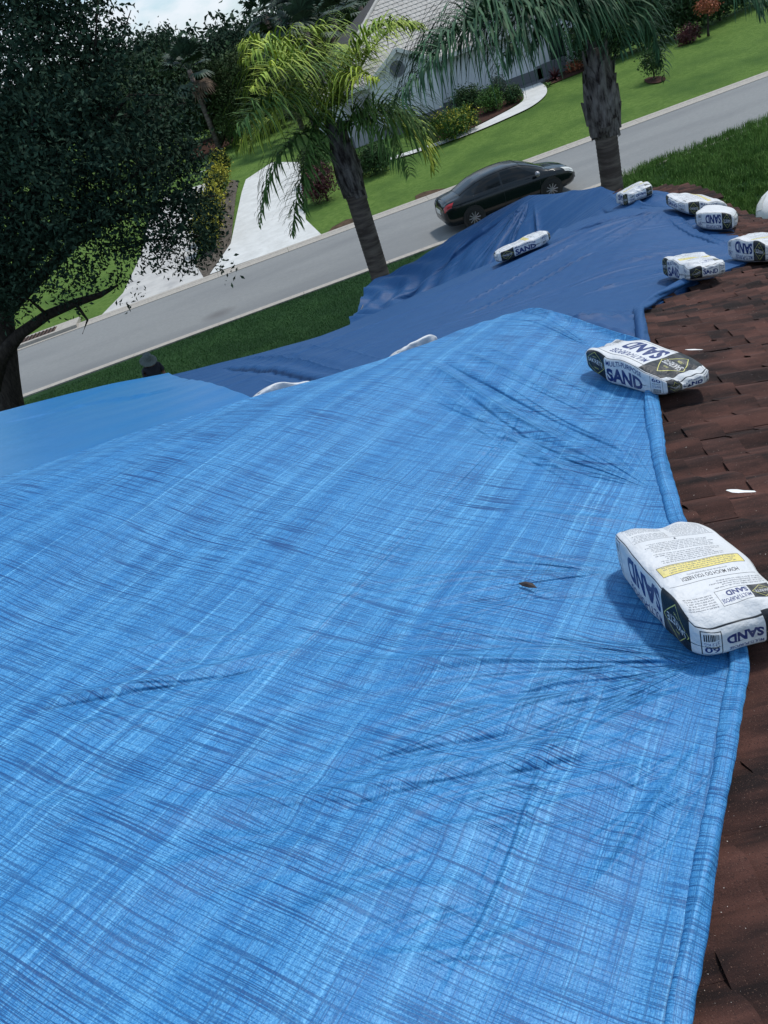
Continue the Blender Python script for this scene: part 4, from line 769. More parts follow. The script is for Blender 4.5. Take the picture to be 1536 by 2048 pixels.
K_(MB().box(((x0 + x1) / 2, HY + dep / 2, gz + 1.4), (x1 - x0 - .01, dep, 3.0)), 'wall', MT['grey_wall'])
K_(MB().box(((x1 + xe) / 2 - 1.2, HY + dep / 2 + .3, gz + 2.4), (xe - x1 + 2.4, dep, 5.0)), 'entry_wall', MT['grey_wall'])
K_(MB().box(((x0 + x1) / 2, HY - .02, gz + .3), (x1 - x0, .06, .65)), 'plinth', MT['grey_dark'])
# gable wing with the vent
ga, gb = at(733, 168, HY - 1)[0], at(733, 168, HY - 1)[0] + 4.0; gm = (ga + gb) / 2; gzp = 4.45; GY = HY - .75
V = [(ga + .15, GY, gz - .1), (gb - .15, GY, gz - .1), (gb - .15, GY, ez), (gm, GY, gzp - .12), (ga + .15, GY, ez), (ga + .15, HY + 2, gz - .1), (gb - .15, HY + 2, gz - .1), (gb - .15, HY + 2, ez), (gm, HY + 2, gzp - .12), (ga + .15, HY + 2, ez)]
kid(mesh('gable_wall', V, [(0, 1, 2, 3, 4), (1, 6, 7, 2), (5, 0, 4, 9)], MT['grey_wall']), H)
K_(MB().box((gm, GY - .02, gz + .25), (gb - ga - .3, .05, .6)), 'plinth', MT['grey_dark'])
K_(MB().lathe([(0, 0), (.36, 0), (.4, -.03), (.4, .05)], 24, (gm - .15, GY - .03, ez + .22), 'Y'), 'gable_vent', mat('grey_vent', (.13, .14, .16), .7))
for i in range(5): K_(MB().box((gm - .15, GY - .075, ez + .22 - .24 + i * .12), (.62 - abs(i - 2) * .12, .02, .03)), 'vent_slat', MT['grey_dark'])
for a, b in (((ga - .12, ez - .06), (gm, gzp + .08)), ((gm, gzp + .08), (gb + .12, ez - .06))):
    ux, uz = b[0] - a[0], b[1] - a[1]; l = math.hypot(ux, uz); mid = ((a[0] + b[0]) / 2, GY - .22, (a[1] + b[1]) / 2 - .06)
    K_(MB().box(mid, (l, .06, .2), 0, -math.atan2(uz, ux)), 'barge_board', MT['trim'])
def tiles(P0, ux, uy, nu, nv, w, l, cond=None, cap=250, name='roof_tile'):
    """rows of tiles; P0 lower-left corner, ux along the eave, uy up the slope (unit vectors)"""
    ux = Vector(ux).normalized(); uy = Vector(uy).normalized(); n_ = ux.cross(uy).normalized(); first = None; cnt = 0; SV, SF = [], []
    tv = [(0.006, -.02, .0), (w - .006, -.02, .0), (w - .006, l, .0), (.006, l, .0), (.006, -.02, .045), (w * .5, -.02, .055), (w - .006, -.02, .045), (w - .006, l, .012), (w * .5, l, .022), (.006, l, .012)]
    tf = [(0, 1, 6, 5, 4), (4, 5, 8, 9), (5, 6, 7, 8), (0, 4, 9, 3), (1, 2, 7, 6)]
    for j in range(nv):
        for i in range(nu):
            a = i * w + (j % 2) * w * .5; b = j * l * .93
            if cond and not cond(a + w / 2, b + l / 2): continue
            org = Vector(P0) + ux * a + uy * b + n_ * .02
            mw = Matrix((ux, uy, n_)).transposed().to_4x4(); mw.translation = org
            if cnt < cap:
                if first is None: first = mesh(name, tv, tf, MT['tile']); o = first
                else: o = first.copy(); C.objects.link(o)
                o.parent = H; o.matrix_parent_inverse = Matrix.Translation(H.location).inverted(); o.matrix_basis = mw; cnt += 1
            else:
                k = len(SV); SV += [tuple(mw @ Vector(p)) for p in tv]; SF += [tuple(q + k for q in f) for f in tf]
    if SV: kid(tag(mesh('roof_tiles', SV, SF, MT['tile'], None), kind='stuff'), H)
# main hip roof front slope
half = dep / 2 + .5; sl = math.hypot(half, rz_ - ez); ey = HY - .5
A = [(x0 - .5, ey, ez), (x1 + .3, ey, ez), (x1 + .3, HY + dep / 2, rz_), (x0 + half - .3, HY + dep / 2, rz_), (x0 - .5, HY + dep + .5, ez), (x1 + .3, HY + dep + .5, ez)]
kid(mesh('roof', A + [(p[0], p[1], p[2] - .2) for p in A], [(0, 1, 2, 3), (0, 3, 4), (4, 3, 2, 5), (0, 1, 7, 6), (1, 2, 5, 11, 8, 7)], MT['tile_joint']), H)
cs = half / sl
tiles((x0 - .5, ey, ez), (1, 0, 0), (0, half, rz_ - ez), 60, 30, .3, .36, lambda a, b: a < x1 - x0 + .8 and b < sl and a > b * cs * (half + .2) / half, cap=290)
K_(MB().tube([(x0 - .5, ey, ez + .05), (x0 + half - .3, HY + dep / 2, rz_ + .06)], [.11, .11], 8), 'hip_cap', MT['tile'])
K_(MB().box(((x0 + x1) / 2, ey - .04, ez - .08), (x1 - x0 + .8, .08, .2)), 'fascia', MT['trim'])
# side slope of the hip
# gable roof of the wing
for sgn in (-1, 1):
    e = ga - .2 if sgn < 0 else gb + .2; zt = gzp + .08; xt = gm
    V = [(e, GY - .2, ez - .08), (xt, GY - .2, zt), (xt, HY + 2.6, zt), (e, HY + .4, ez - .08)]
    kid(mesh('gable_roof', V, [(0, 1, 2, 3)], MT['tile']), H)
# taller entry block
V = [(x1 - 2.6, HY - .3, gz + 4.8), (xe + .5, HY - .3, gz + 4.8), (xe + .5, HY + dep + .8, gz + 4.8), (x1 - 2.6, HY + dep + .8, gz + 4.8), ((x1 - 2.6 + xe) / 2, HY + dep / 2, gz + 7)]
kid(mesh('entry_roof', V, [(0, 1, 4), (1, 2, 4), (2, 3, 4), (3, 0, 4)], MT['tile']), H)
K_(MB().box(((x1 - 2.6 + xe + .5) / 2, HY - .33, gz + 4.75), (xe - x1 + 3.1, .08, .22)), 'fascia', MT['trim'])
dx_ = gnd(1040, 160)[0]
K_(MB().box((dx_, HY + .27, gz + 1.1), (1.1, .06, 2.15)), 'door', MT['door']); K_(MB().box((dx_, HY + .24, gz + 1.12), (1.3, .04, 2.3)), 'door_frame', MT['trim'])
K_(MB().box((dx_, HY - .4, gz + .02), (2.2, 1.1, .12)), 'doorstep', MT['grey_dark'])
for xx in (dx_ - 2.4, dx_ + 1.6): K_(MB().box((xx, HY + .27, gz + 1.5), (.9, .05, 1.6)), 'window', MT['glass']); K_(MB().box((xx, HY + .28, gz + 1.5), (1.06, .03, 1.76)), 'window_frame', MT['trim'])
K_(MB().box((dx_ + 1.0, HY + .1, gz + .35), (1.7, .3, .8)), 'planter_wall', MT['grey_dark'])
gx = gnd(640, 300)[0]
K_(MB().box((6.2 + .2, HY - .03, gz + 1.15), (1.6, .05, 2.3)), 'garage_door', mat('garage_door_paint', (.34, .33, .36), .7))
# ---------------------------------------------------------------- cars
MT['paint'] = mat('black_green_car_paint', (.003, .006, .009), .16, spec=.4); MT['paint'].node_tree.nodes['Principled BSDF'].inputs['Coat Weight'].default_value = .15
MT['paint_w'] = mat('white_car_paint', (.7, .7, .7), .3, spec=.5); MT['tyre'] = mat('tyre_rubber', (.015, .015, .015), .9); MT['alloy'] = mat('alloy_rim', (.3, .3, .32), .35, metal=.7)
MT['tint'] = mat('tinted_glass', (.004, .006, .008), .12, spec=.35); MT['taillens'] = mat('red_lens', (.42, .01, .015), .2, spec=.7); MT['headlens'] = mat('clear_lens', (.6, .6, .56), .15, spec=.8); MT['blackplastic'] = mat('black_plastic', (.012, .012, .013), .6)
def car(name, loc, rz, paint, label):
    K = empty(name, loc, rz, label=label, cat='car')
    #      x     half-w  zbottom belt  top   gw(belt) gw(top)
    st = [(-2.32, .60, .42, .74, .78, .50, .40), (-2.27, .74, .30, .88, .93, .62, .52), (-2.15, .82, .24, .96, 1.02, .70, .60), (-1.95, .86, .22, .98, 1.06, .74, .62), (-1.70, .88, .21, .985, 1.10, .76, .60), (-1.45, .885, .20, .98, 1.20, .78, .58), (-1.1, .89, .19, .975, 1.335, .80, .585), (-.7, .89, .18, .965, 1.42, .815, .60),
          (-.25, .89, .18, .955, 1.455, .82, .61), (.15, .89, .18, .945, 1.45, .82, .61), (.5, .89, .18, .935, 1.40, .815, .60), (.85, .888, .18, .925, 1.27, .805, .60), (1.15, .885, .19, .915, 1.12, .79, .62), (1.38, .88, .2, .90, .985, .77, .66), (1.6, .87, .21, .87, .93, .74, .64), (1.85, .85, .22, .83, .885, .70, .58), (2.08, .80, .24, .76, .82, .64, .50), (2.24, .71, .28, .66, .71, .56, .42), (2.32, .58, .34, .56, .60, .45, .35)]
    st = np.array(st); xs = st[:, 0]
    def sec(x):
        w, zb, bl, tp, g1, g2 = [np.interp(x, xs, st[:, k]) for k in range(1, 7)]
        return np.array([(0, zb), (w * .82, zb), (w * .97, zb + .1), (w, (zb + bl) * .46), (w * .995, bl - .16), (w * .955, bl - .02), (g1, bl + .02), ((g1 + g2) / 2 + .02, (bl + tp) / 2 + .01), (g2, tp - .05), (g2 * .82, tp - .012), (g2 * .4, tp), (0, tp + .006)])
    X = np.linspace(-2.32, 2.32, 60); V = []; m = 12
    for x in X:
        s_ = sec(x); V += [(x, y, z) for y, z in s_] + [(x, -y, z) for y, z in s_[::-1][1:-1]]
    n = 2 * m - 2; Fs = [(i * n + k, (i + 1) * n + k, (i + 1) * n + (k + 1) % n, i * n + (k + 1) % n) for i in range(len(X) - 1) for k in range(n)] + [tuple(range(n)), tuple(range((len(X) - 1) * n, len(X) * n))[::-1]]
    body = sm(mesh('body', V, Fs, paint, K), 50)
    def patch(nm, xa, xb, ka, kb, sgn, m_, off=.008, nxx=10, nk=5, trim=None, par=K):
        P = []; 
        for i in range(nxx + 1):
            for j in range(nk + 1):
                kk = ka + (kb - ka) * j / nk; x = xa + (xb - xa) * i / nxx
                if trim: x = trim(x, j / nk, i / nxx)
                s_ = sec(x); k0 = min(int(kk), m - 2); f = kk - k0; y, z = s_[k0] * (1 - f) + s_[k0 + 1] * f; t = s_[k0 + 1] - s_[k0]; nn = np.array([t[1], -t[0]]); nn /= np.linalg.norm(nn) + 1e-9
                P.append((x, sgn * (y + nn[0] * off), z + nn[1] * off))
        Fs = [(i * (nk + 1) + j, (i + 1) * (nk + 1) + j, (i + 1) * (nk + 1) + j + 1, i * (nk + 1) + j + 1) for i in range(nxx) for j in range(nk)]
        if sgn < 0: Fs = [f[::-1] for f in Fs]
        return mesh(nm, P, Fs, m_, par, True)
    for sg in (-1, 1):
        patch('side_window', -1.22, -.28, 6.15, 7.75, sg, MT['tint'], trim=lambda x, j, i: x + (j * .32 if i < .5 else 0) * (1 - 2 * i))
        patch('side_window', -.20, .98, 6.15, 7.75, sg, MT['tint'], trim=lambda x, j, i: x - (j * .55) * max(0, 2 * i - 1))
        patch('roof_rail', -1.3, 1.0, 8.0, 8.25, sg, paint, .012)
        for xd in (-.24, -1.25, 1.02): patch('door_gap', xd, xd + .012, 2.4, 6, sg, MT['blackplastic'], .003, 1, 5)
        patch('headlight', 1.93, 2.24, 4.6, 6.2, sg, MT['headlens'], .012, 6, 3, trim=lambda x, j, i: x - .12 * j * (1 - i)); patch('taillight', -2.285, -1.93, 4.3, 5.6, sg, MT['taillens'], .014, 6, 3, trim=lambda x, j, i: x - .12 * (1 - j) * i)
        patch('door_handle', -.55, -.38, 5.0, 5.25, sg, paint, .03, 2, 1); patch('door_handle', .55, .72, 5.0, 5.25, sg, paint, .03, 2, 1)
        mr = MB().lathe([(0, -.09), (.06, -.085), (.085, -.04), (.085, .05), (.05, .085), (0, .09)], 12, (.93, sg * 1.0, .98), 'Y').build('wing_mirror', MT['alloy'] if paint == MT['paint'] else MT['blackplastic'], K, True)
        for wx in (-1.38, 1.36):
            patch_z = .32; yo = sg * .80
            V = []; nn = 28
            kb = MB().lathe([(.0, 0), (.385, 0), (.385, .1)], 24, (wx, sg * .80, .34), 'Y').build('wheel_arch', MT['blackplastic'], K)
            kb.location.y = 0 if sg > 0 else -.1
            w_ = MB().lathe([(.2, -.1), (.30, -.105), (.322, -.08), (.322, .08), (.30, .105), (.2, .1)], 28, (wx, sg * .815, .322), 'Y').build('wheel', MT['tyre'], K, True)
            rim = MB(); rim.lathe([(.215, -.10), (.21, .10), (.19, .095), (.19, -.095)], 24, (wx, sg * .815, .322), 'Y'); rim.lathe([(0, .0), (.05, .0), (.05, .095), (0, .1)] if sg > 0 else [(0, 0), (.05, 0), (.05, -.095), (0, -.1)], 12, (wx, sg * .815, .322), 'Y')
            rim.build('rim', MT['alloy'], w_)
            for q in range(10):
                a = q * math.pi / 5; MB().tube([(wx + .03 * math.cos(a), sg * .905, .322 + .03 * math.sin(a)), (wx + .2 * math.cos(a), sg * .912, .322 + .2 * math.sin(a))], [.02, .014], 5).build('spoke', MT['alloy'], w_)
    patch('windshield', .52, 1.30, 8.3, 11, 1, MT['tint'], .01); patch('windshield', .52, 1.30, 8.3, 11, -1, MT['tint'], .01)
    patch('rear_window', -1.66, -1.0, 8.3, 11, 1, MT['tint'], .01); patch('rear_window', -1.66, -1.0, 8.3, 11, -1, MT['tint'], .01)
    MB().box((-2.33, 0, .70), (.02, .52, .14)).build('number_plate', MT['headlens'], K); MB().box((2.31, 0, .45), (.05, 1.1, .16)).build('grille', MT['blackplastic'], K)
    return K
car('parked_car', (7.6, YN + .98, .0), 0, MT['paint'], 'dark green-black four-door sedan parked along the near kerb')
pc = atz(1512, 428, 1.0); car('parked_car', (pc[0] + 2.25, pc[1] + .2, float(G(pc[1]))), math.radians(205), MT['paint_w'], 'white car cut off by the right edge, just below the shingle roof')
# ---------------------------------------------------------------- sacks of sand
def text_tris(s_, bold=0.0, shear=0):
    cu = bpy.data.curves.new('t', 'FONT'); cu.body = s_; cu.size = 1; cu.offset = bold; cu.shear = shear; cu.resolution_u = 3
    o = bpy.data.objects.new('t', cu); C.objects.link(o); dg = bpy.context.evaluated_depsgraph_get(); e = o.evaluated_get(dg); me = e.to_mesh(); me.calc_loop_triangles()
    v = np.array([p.co[:2] for p in me.vertices]); t = np.array([tuple(x.vertices) for x in me.loop_triangles]); e.to_mesh_clear(); bpy.data.objects.remove(o); bpy.data.curves.remove(cu)
    return v, t
class Art:
    def __init__(s, w, h): s.a = np.ones((h, w, 3), np.float32) * np.array([.63, .64, .65], np.float32); s.w, s.h = w, h
    def tri(s, P, col):
        x0, y0 = np.floor(P.min(0)).astype(int); x1, y1 = np.ceil(P.max(0)).astype(int) + 1; x0, y0 = max(x0, 0), max(y0, 0); x1, y1 = min(x1, s.w), min(y1, s.h)
        if x1 <= x0 or y1 <= y0: return
        gx, gy = np.meshgrid(np.arange(x0, x1) + .5, np.arange(y0, y1) + .5); sg = []
        for i in range(3):
            a, b = P[i], P[(i + 1) % 3]; sg.append((b[0] - a[0]) * (gy - a[1]) - (b[1] - a[1]) * (gx - a[0]))
        m = ((sg[0] >= 0) & (sg[1] >= 0) & (sg[2] >= 0)) | ((sg[0] <= 0) & (sg[1] <= 0) & (sg[2] <= 0)); s.a[y0:y1, x0:x1][m] = col
    def rect(s, x0, y0, x1, y1, col): s.a[int(y0):int(y1), int(x0):int(x1)] = col
    def frame(s, x0, y0, x1, y1, col, t=3): s.rect(x0, y0, x1, y0 + t, col); s.rect(x0, y1 - t, x1, y1, col); s.rect(x0, y0, x0 + t, y1, col); s.rect(x1 - t, y0, x1, y1, col)
    def text(s, st, x, y, w, h, col, bold=0., shear=0):      # fit the string in a box w x h with its lower left at x, y
        v, t = text_tris(st, bold, shear); lo, hi = v.min(0), v.max(0); v = (v - lo) / (hi - lo) * np.array([w, h]) + np.array([x, y])
        for q in t: s.tri(v[q], col)
    def line(s, a, b, t, col):
        a = np.array(a, float); b = np.array(b, float); d = (b - a) / np.linalg.norm(b - a); n = np.array([-d[1], d[0]]) * t / 2; s.tri(np.array([a - n, b - n, b + n]), col); s.tri(np.array([a - n, b + n, a + n]), col)
    def diamond(s, cx, cy, rx, ry, col, t): 
        P = [(cx - rx, cy), (cx, cy + ry), (cx + rx, cy), (cx, cy - ry)]
        for i in range(4): s.line(P[i], P[(i + 1) % 4], t, col)
NAVY = (.012, .03, .14); BLK = (.012, .016, .022); WHT = (.6, .6, .6); YEL = (.72, .68, .18)
AW, AH = 1536, 1400; art = Art(AW, AH)
def logo(x0, y0, x1, y1):
    art.rect(x0, y0, x1, y1, BLK); cx, cy, rx, ry = (x0 + x1) / 2, (y0 + y1) / 2, (x1 - x0) * .45, (y1 - y0) * .42
    art.diamond(cx, cy, rx, ry, YEL, max(2, (x1 - x0) * .016)); bw = rx * 1.5
    art.rect(cx - rx * .8, cy - ry * .24, cx + rx * .8, cy + ry * .24, BLK); art.text('SAKRETE', cx - bw / 2, cy - ry * .2, bw, ry * .42, WHT, .012); art.text('SINCE', cx - bw * .12, cy + ry * .38, bw * .24, ry * .13, YEL); art.text('1936', cx - bw * .14, cy - ry * .52, bw * .28, ry * .17, YEL)
def sixty(x0, y0, x1, y1):
    art.frame(x0, y0, x1, y1, BLK, 4); w = x1 - x0; h = y1 - y0; art.text('60', x0 + w * .15, y0 + h * .66, w * .7, h * .26, NAVY, .02); art.text('POUNDS', x0 + w * .18, y0 + h * .52, w * .64, h * .08, BLK); art.text('27.2 KG', x0 + w * .15, y0 + h * .38, w * .7, h * .10, NAVY, .01)
    x = x0 + w * .16; rr = random.Random(2)
    while x < x1 - w * .18: q = rr.choice((2, 3, 5)); art.rect(x, y0 + h * .08, x + q, y0 + h * .32, BLK); x += q + rr.choice((2, 3))
# side strip  (y 0..250, x 0..1100)
art.rect(0, 6, 1100, 10, BLK); art.rect(0, 240, 1100, 244, BLK); logo(60, 0, 340, 250)
art.text('MULTI-PURPOSE', 370, 178, 420, 46, NAVY, .02); art.text('SAND', 365, 30, 430, 128, NAVY, .045); sixty(900, 18, 1040, 232)
# end strip   (x 1110..1530, y 0..250)
ox = 1110; art.rect(ox, 6, ox + 420, 10, BLK); art.rect(ox, 240, ox + 420, 244, BLK)
logo(ox, 0, ox + 120, 250); art.text('MULTI-PURPOSE', ox + 130, 190, 160, 26, NAVY, .02); art.text('SAND', ox + 130, 60, 170, 100, NAVY, .045); sixty(ox + 320, 20, ox + 405, 230)
# back panel  (x 0..700, y 270..1390), reading upright
bx0, by0 = 0, 270; rr = random.Random(4)
def para(x0, y1, x1, rows, lh, th, jag=.25, align='l'):
    y = y1
    for i in range(rows):
        w = (x1 - x0) * (1 - jag * rr.random()); st = ' '.join(''.join(rr.choice('aeionrstlcmdu') for _ in range(rr.choice((2, 4, 5, 7, 8)))) for _ in range(7))
        xx = x0 + ((x1 - x0) - w) / 2 if align == 'c' else x0; x = xx
        while x < xx + w:
            q = min(rr.uniform(8, 42), xx + w - x); k = x
            while k < x + q: art.rect(k, y - th, k + rr.choice((2, 3)), y - th * rr.choice((0, .3)), (.1, .11, .13)); k += 4.2
            x += q + 7
        y -= lh
logo(395, by0 + 870, 660, by0 + 1000) if False else None
logo(30, by0 + 905, 190, by0 + 1015); art.frame(190, by0 + 905, 420, by0 + 1015, BLK, 3); art.text('MULTI-PURPOSE', 202, by0 + 968, 206, 28, NAVY, .02); art.text('SAND', 202, by0 + 918, 150, 38, NAVY, .045)
para(40, by0 + 890, 420, 4, 17, 10); para(450, by0 + 1010, 660, 6, 17, 10, .1)
art.rect(40, by0 + 800, 660, by0 + 803, BLK); art.text('HOW MUCH DO YOU NEED?', 150, by0 + 745, 400, 32, BLK, .015); art.text('(COVERAGE AND MEASUREMENTS)', 210, by0 + 720, 280, 14, BLK)
art.rect(60, by0 + 610, 640, by0 + 700, BLK); art.rect(64, by0 + 614, 636, by0 + 696, (.74, .62, .2)); para(90, by0 + 686, 610, 4, 19, 11, .2, 'c')
para(110, by0 + 590, 600, 6, 18, 10, .35, 'c'); para(110, by0 + 470, 600, 6, 18, 10, .35, 'c'); art.text('?', 340, by0 + 330, 20, 26, BLK, .02)
art.rect(60, by0 + 318, 640, by0 + 320, BLK); para(70, by0 + 310, 350, 12, 16, 9, .1); para(375, by0 + 310, 640, 5, 16, 9, .1); para(375, by0 + 210, 640, 8, 14, 8, .1); art.frame(50, by0 + 90, 650, by0 + 322, (.25, .26, .28), 2); art.rect(560, by0 + 60, 640, by0 + 84, BLK)
# plain white reserve: x 720..1400, y 270..1390
img = bpy.data.images.new('sand_sack_print', AW, AH, float_buffer=False); a4 = np.ones((AH, AW, 4), np.float32)
sg_ = np.where(art.a <= .0031308, art.a * 12.92, 1.055 * np.power(art.a, 1 / 2.4) - .055); a4[..., :3] = sg_; img.pixels.foreach_set(a4.ravel()); img.update(); img.pack()
m = bpy.data.materials.new('printed_woven_sack'); m.use_nodes = True; t = m.node_tree; b = t.nodes['Principled BSDF']; ti = N(t, 'ShaderNodeTexImage'); ti.image = img; L = t.links
n_1 = N(t, 'ShaderNodeTexNoise', Scale=14, Detail=5); tcc = N(t, 'ShaderNodeTexCoord'); L.new(tcc.outputs['Object'], n_1.inputs['Vector']); mr = N(t, 'ShaderNodeMapRange'); mr.inputs[1].default_value = .5; mr.inputs[2].default_value = .85; mr.inputs[4].default_value = .3; L.new(n_1.outputs[0], mr.inputs[0])
x = N(t, 'ShaderNodeMix', data_type='RGBA'); L.new(mr.outputs[0], x.inputs[0]); L.new(ti.outputs[0], x.inputs[6]); x.inputs[7].default_value = (.45, .42, .38, 1); L.new(x.outputs[2], b.inputs['Base Color'])
n_2 = N(t, 'ShaderNodeTexNoise', Scale=26, Detail=6); L.new(tcc.outputs['Object'], n_2.inputs['Vector']); bp = N(t, 'ShaderNodeBump', Strength=.9, Distance=.011); L.new(n_2.outputs[0], bp.inputs['Height']); L.new(bp.outputs[0], b.inputs['Normal'])
b.inputs['Roughness'].default_value = .5; b.inputs['Specular IOR Level'].default_value = .4; MT['sack'] = m
def sack(cpx, a, bq, label, taper=.5, plain=False, sink=0, Ls=.56, Wd=.36, T=.14, up=True, top='back', seed=1, off=.07, roll_=0, world=None):
    pa, pb_ = hit(*a, off), hit(*bq, off); d = pb_ - pa; hd = math.atan2(d[1], d[0]); c = hit(*cpx, off) if world is None else np.array(world)
    n = 36; V = []; Fs = []; UVl = []; r = np.random.default_rng(seed); f1, f2, f3 = nz(seed), nz(seed + 50), nz(seed + 90)
    cxh, sxh = math.cos(hd), math.sin(hd); cz = float(base(c[0], c[1]))
    def R(x, y, z):
        k = (abs(x) ** 9 + abs(y) ** 9 + abs(z) ** 9) ** (1 / 9.); x, y, z = x / k, y / k, z / k
        tau = (1 - taper * abs(x) ** (6 if taper < .55 else 3)) * (1 - .12 * abs(y) ** 4) * (1 + .06 * math.sin(x * 3 + seed)); yy = y * (1 - .10 * abs(x) ** 5 + .02 * math.sin(x * 5 + seed)) ; xx = x * (1 - .05 * abs(y) ** 3 + .03 * math.sin(y * 3 + seed * 2))
        lx, ly, lz = xx * Ls / 2, yy * Wd / 2, z * tau * T / 2
        pu = abs(x) ** 8; wr = .008 * float(f1(ly * 1.0 + lz, 60)) * abs(x) ** 3 + .008 * float(f2(lx + ly * .4, 22)) * (.4 + abs(y) ** 3) + .004 * float(f3(ly - lx * .6, 22))
        sag = -.012 * (1 - abs(x)) * math.cos(y * 2) if z > 0 else 0
        wr += -.007 * abs(x) ** 2 * max(0, 1 - abs(float(f1(ly * .8 + lx * .5 + lz * .3, 9))) * 3.2) - .006 * max(0, 1 - abs(float(f3(lx * .7 - ly, 8))) * 4)
        lz2 = lz + wr * (1 if z > -.2 else .2); ly += .006 * float(f2(lx * 1.3, 30)) * (abs(y) ** 6); 
        X = c[0] + lx * cxh - ly * sxh; Y = c[1] + lx * sxh + ly * cxh; Z = .35 * cz_l(X, Y) + T * .46 + .02 - sink + lz2 + sag * .3
        return (X - c[0], Y - c[1], Z - cz)
    e = .1; gx = (float(base(c[0] + e, c[1])) - float(base(c[0] - e, c[1]))) / (2 * e); gy = (float(base(c[0], c[1] + e)) - float(base(c[0], c[1] - e))) / (2 * e)
    def cz_l(X, Y): return cz + gx * (X - c[0]) + gy * (Y - c[1])
    def region(nm, u, v):
        if nm == 'side': return (1100 * u / AW, 250 * v / AH)
        if nm == 'end': return ((1110 + 420 * u) / AW, 250 * v / AH)
        if nm == 'back': return (700 * u / AW, (270 + 1120 * v) / AH)
        return ((730 + 650 * u) / AW, (290 + 1000 * v) / AH)
    faces = [('z', 1), ('z', -1), ('y', -1), ('y', 1), ('x', 1), ('x', -1)]
    for ax, sgn in faces:
        b0 = len(V)
        for j in range(n + 1):
            for i in range(n + 1):
                u, v = i / n * 2 - 1, j / n * 2 - 1
                if ax == 'z': p = (u, v * sgn, sgn)
                elif ax == 'y': p = (-u * sgn, sgn, v)
                else: p = (sgn, u * sgn, v)
                V.append(R(*p)); x, y, z = p
                if ax == 'z' and sgn > 0:
                    UVl.append(region('back', (1 - y) / 2, (x + 1) / 2) if top == 'back' else region('side', (1 - x) / 2, min(max((.8 - y * 1.0) / 1.6, 0.01), .99)) if top == 'side' else region('back', (1 - y) / 2, (x + 1) / 2) if top == 'rev' else region('white', (x + 1) / 2, (y + 1) / 2))
                elif ax == 'z': UVl.append(region('white', .5, .5))
                else:
                    q = (x if ax == 'y' else y) * (-sgn if ax == 'y' else sgn); uu = (q + 1) / 2; vv = (z + 1) / 2
                    if not up: uu, vv = 1 - uu, 1 - vv
                    UVl.append(region('white', uu, vv) if plain else region('side' if ax == 'y' else 'end', min(max(uu, .004), .996), min(max(vv, .01), .99)))
        Fs += [(b0 + j * (n + 1) + i, b0 + j * (n + 1) + i + 1, b0 + (j + 1) * (n + 1) + i + 1, b0 + (j + 1) * (n + 1) + i) for j in range(n) for i in range(n)]
    V = np.array(V); V[:, 2] += .65 * base(V[:, 0] + c[0], V[:, 1] + c[1])
    o = mesh('sand_bag', V, np.array(Fs), MT['sack'], None, True, uv=UVl, loc=(c[0], c[1], cz))
    bm = bmesh.new(); bm.from_mesh(o.data); bmesh.ops.remove_doubles(bm, verts=bm.verts, dist=1e-5); bm.to_mesh(o.data); bm.free(); o.data.polygons.foreach_set('use_smooth', np.ones(len(o.data.polygons), bool))
    return tag(o, label, 'sand bag', 'sacks of sand weighing down the tarpaulins')
bw = hit(1390, 1185, .1)
sack((1392, 1182), (1308, 1085), (1478, 1262), 'nearest and largest sand sack, its yellow-banded back face up on the rolled hem', Ls=.50, Wd=.29, T=.19, up=False, top='back', seed=2, off=.075)
sack((1290, 742), (1195, 712), (1385, 778), 'white sand sack with two printed faces across the hem, second nearest to the camera', up=True, top='side', seed=3, Ls=.53, Wd=.30, T=.16, taper=.68)
sack((1386, 540), (1325, 522), (1445, 552), 'sand sack across the rolled hem of the royal blue sheet', up=True, top='back', seed=4, Ls=.50, Wd=.3, T=.17, taper=.58)
sack((1042, 494), (1005, 512), (1082, 478), 'lone sand sack in the valley of the royal blue tarpaulin', up=True, top='back', seed=5, Ls=.60, Wd=.46, T=.13)
sack((1268, 389), (1230, 384), (1306, 394), 'farthest sand sack, lying beside the palm trunk with its print upside down', up=False, top='back', seed=6, T=.17)
sack((1394, 414), (1350, 411), (1437, 417), 'sand sack with upright print between the farthest one and the stubby one', up=True, top='back', seed=7, Ls=.56, T=.17)
sack((1435, 443), (1405, 441), (1465, 445), 'short stubby sand sack seen end-on at the right corner of the sheet', up=False, top='white', seed=8, Ls=.36, Wd=.45, T=.19)
sack((1528, 506), (1495, 502), (1570, 510), 'sand sack cut by the right edge of the picture', up=False, top='back', seed=9, Ls=.5, T=.2)
def over(px, Ls, T, label, seed, k=.37):
    p = side(*px) + np.array([-.48 * k, .87 * k, 0]); return sack(px, (px[0] - 50, px[1] + 18), (px[0] + 50, px[1] - 18), label, Ls=Ls, Wd=.3, T=T, taper=.6, sink=.02, top='rev', seed=seed, world=p, plain=True)
over((618, 786), .37, .12, 'white sand sack peeping over the near crest, the one nearer the person', 10)
over((893, 697), .31, .12, 'white sand sack peeping over the near crest, the one nearer the two-faced sack', 11)
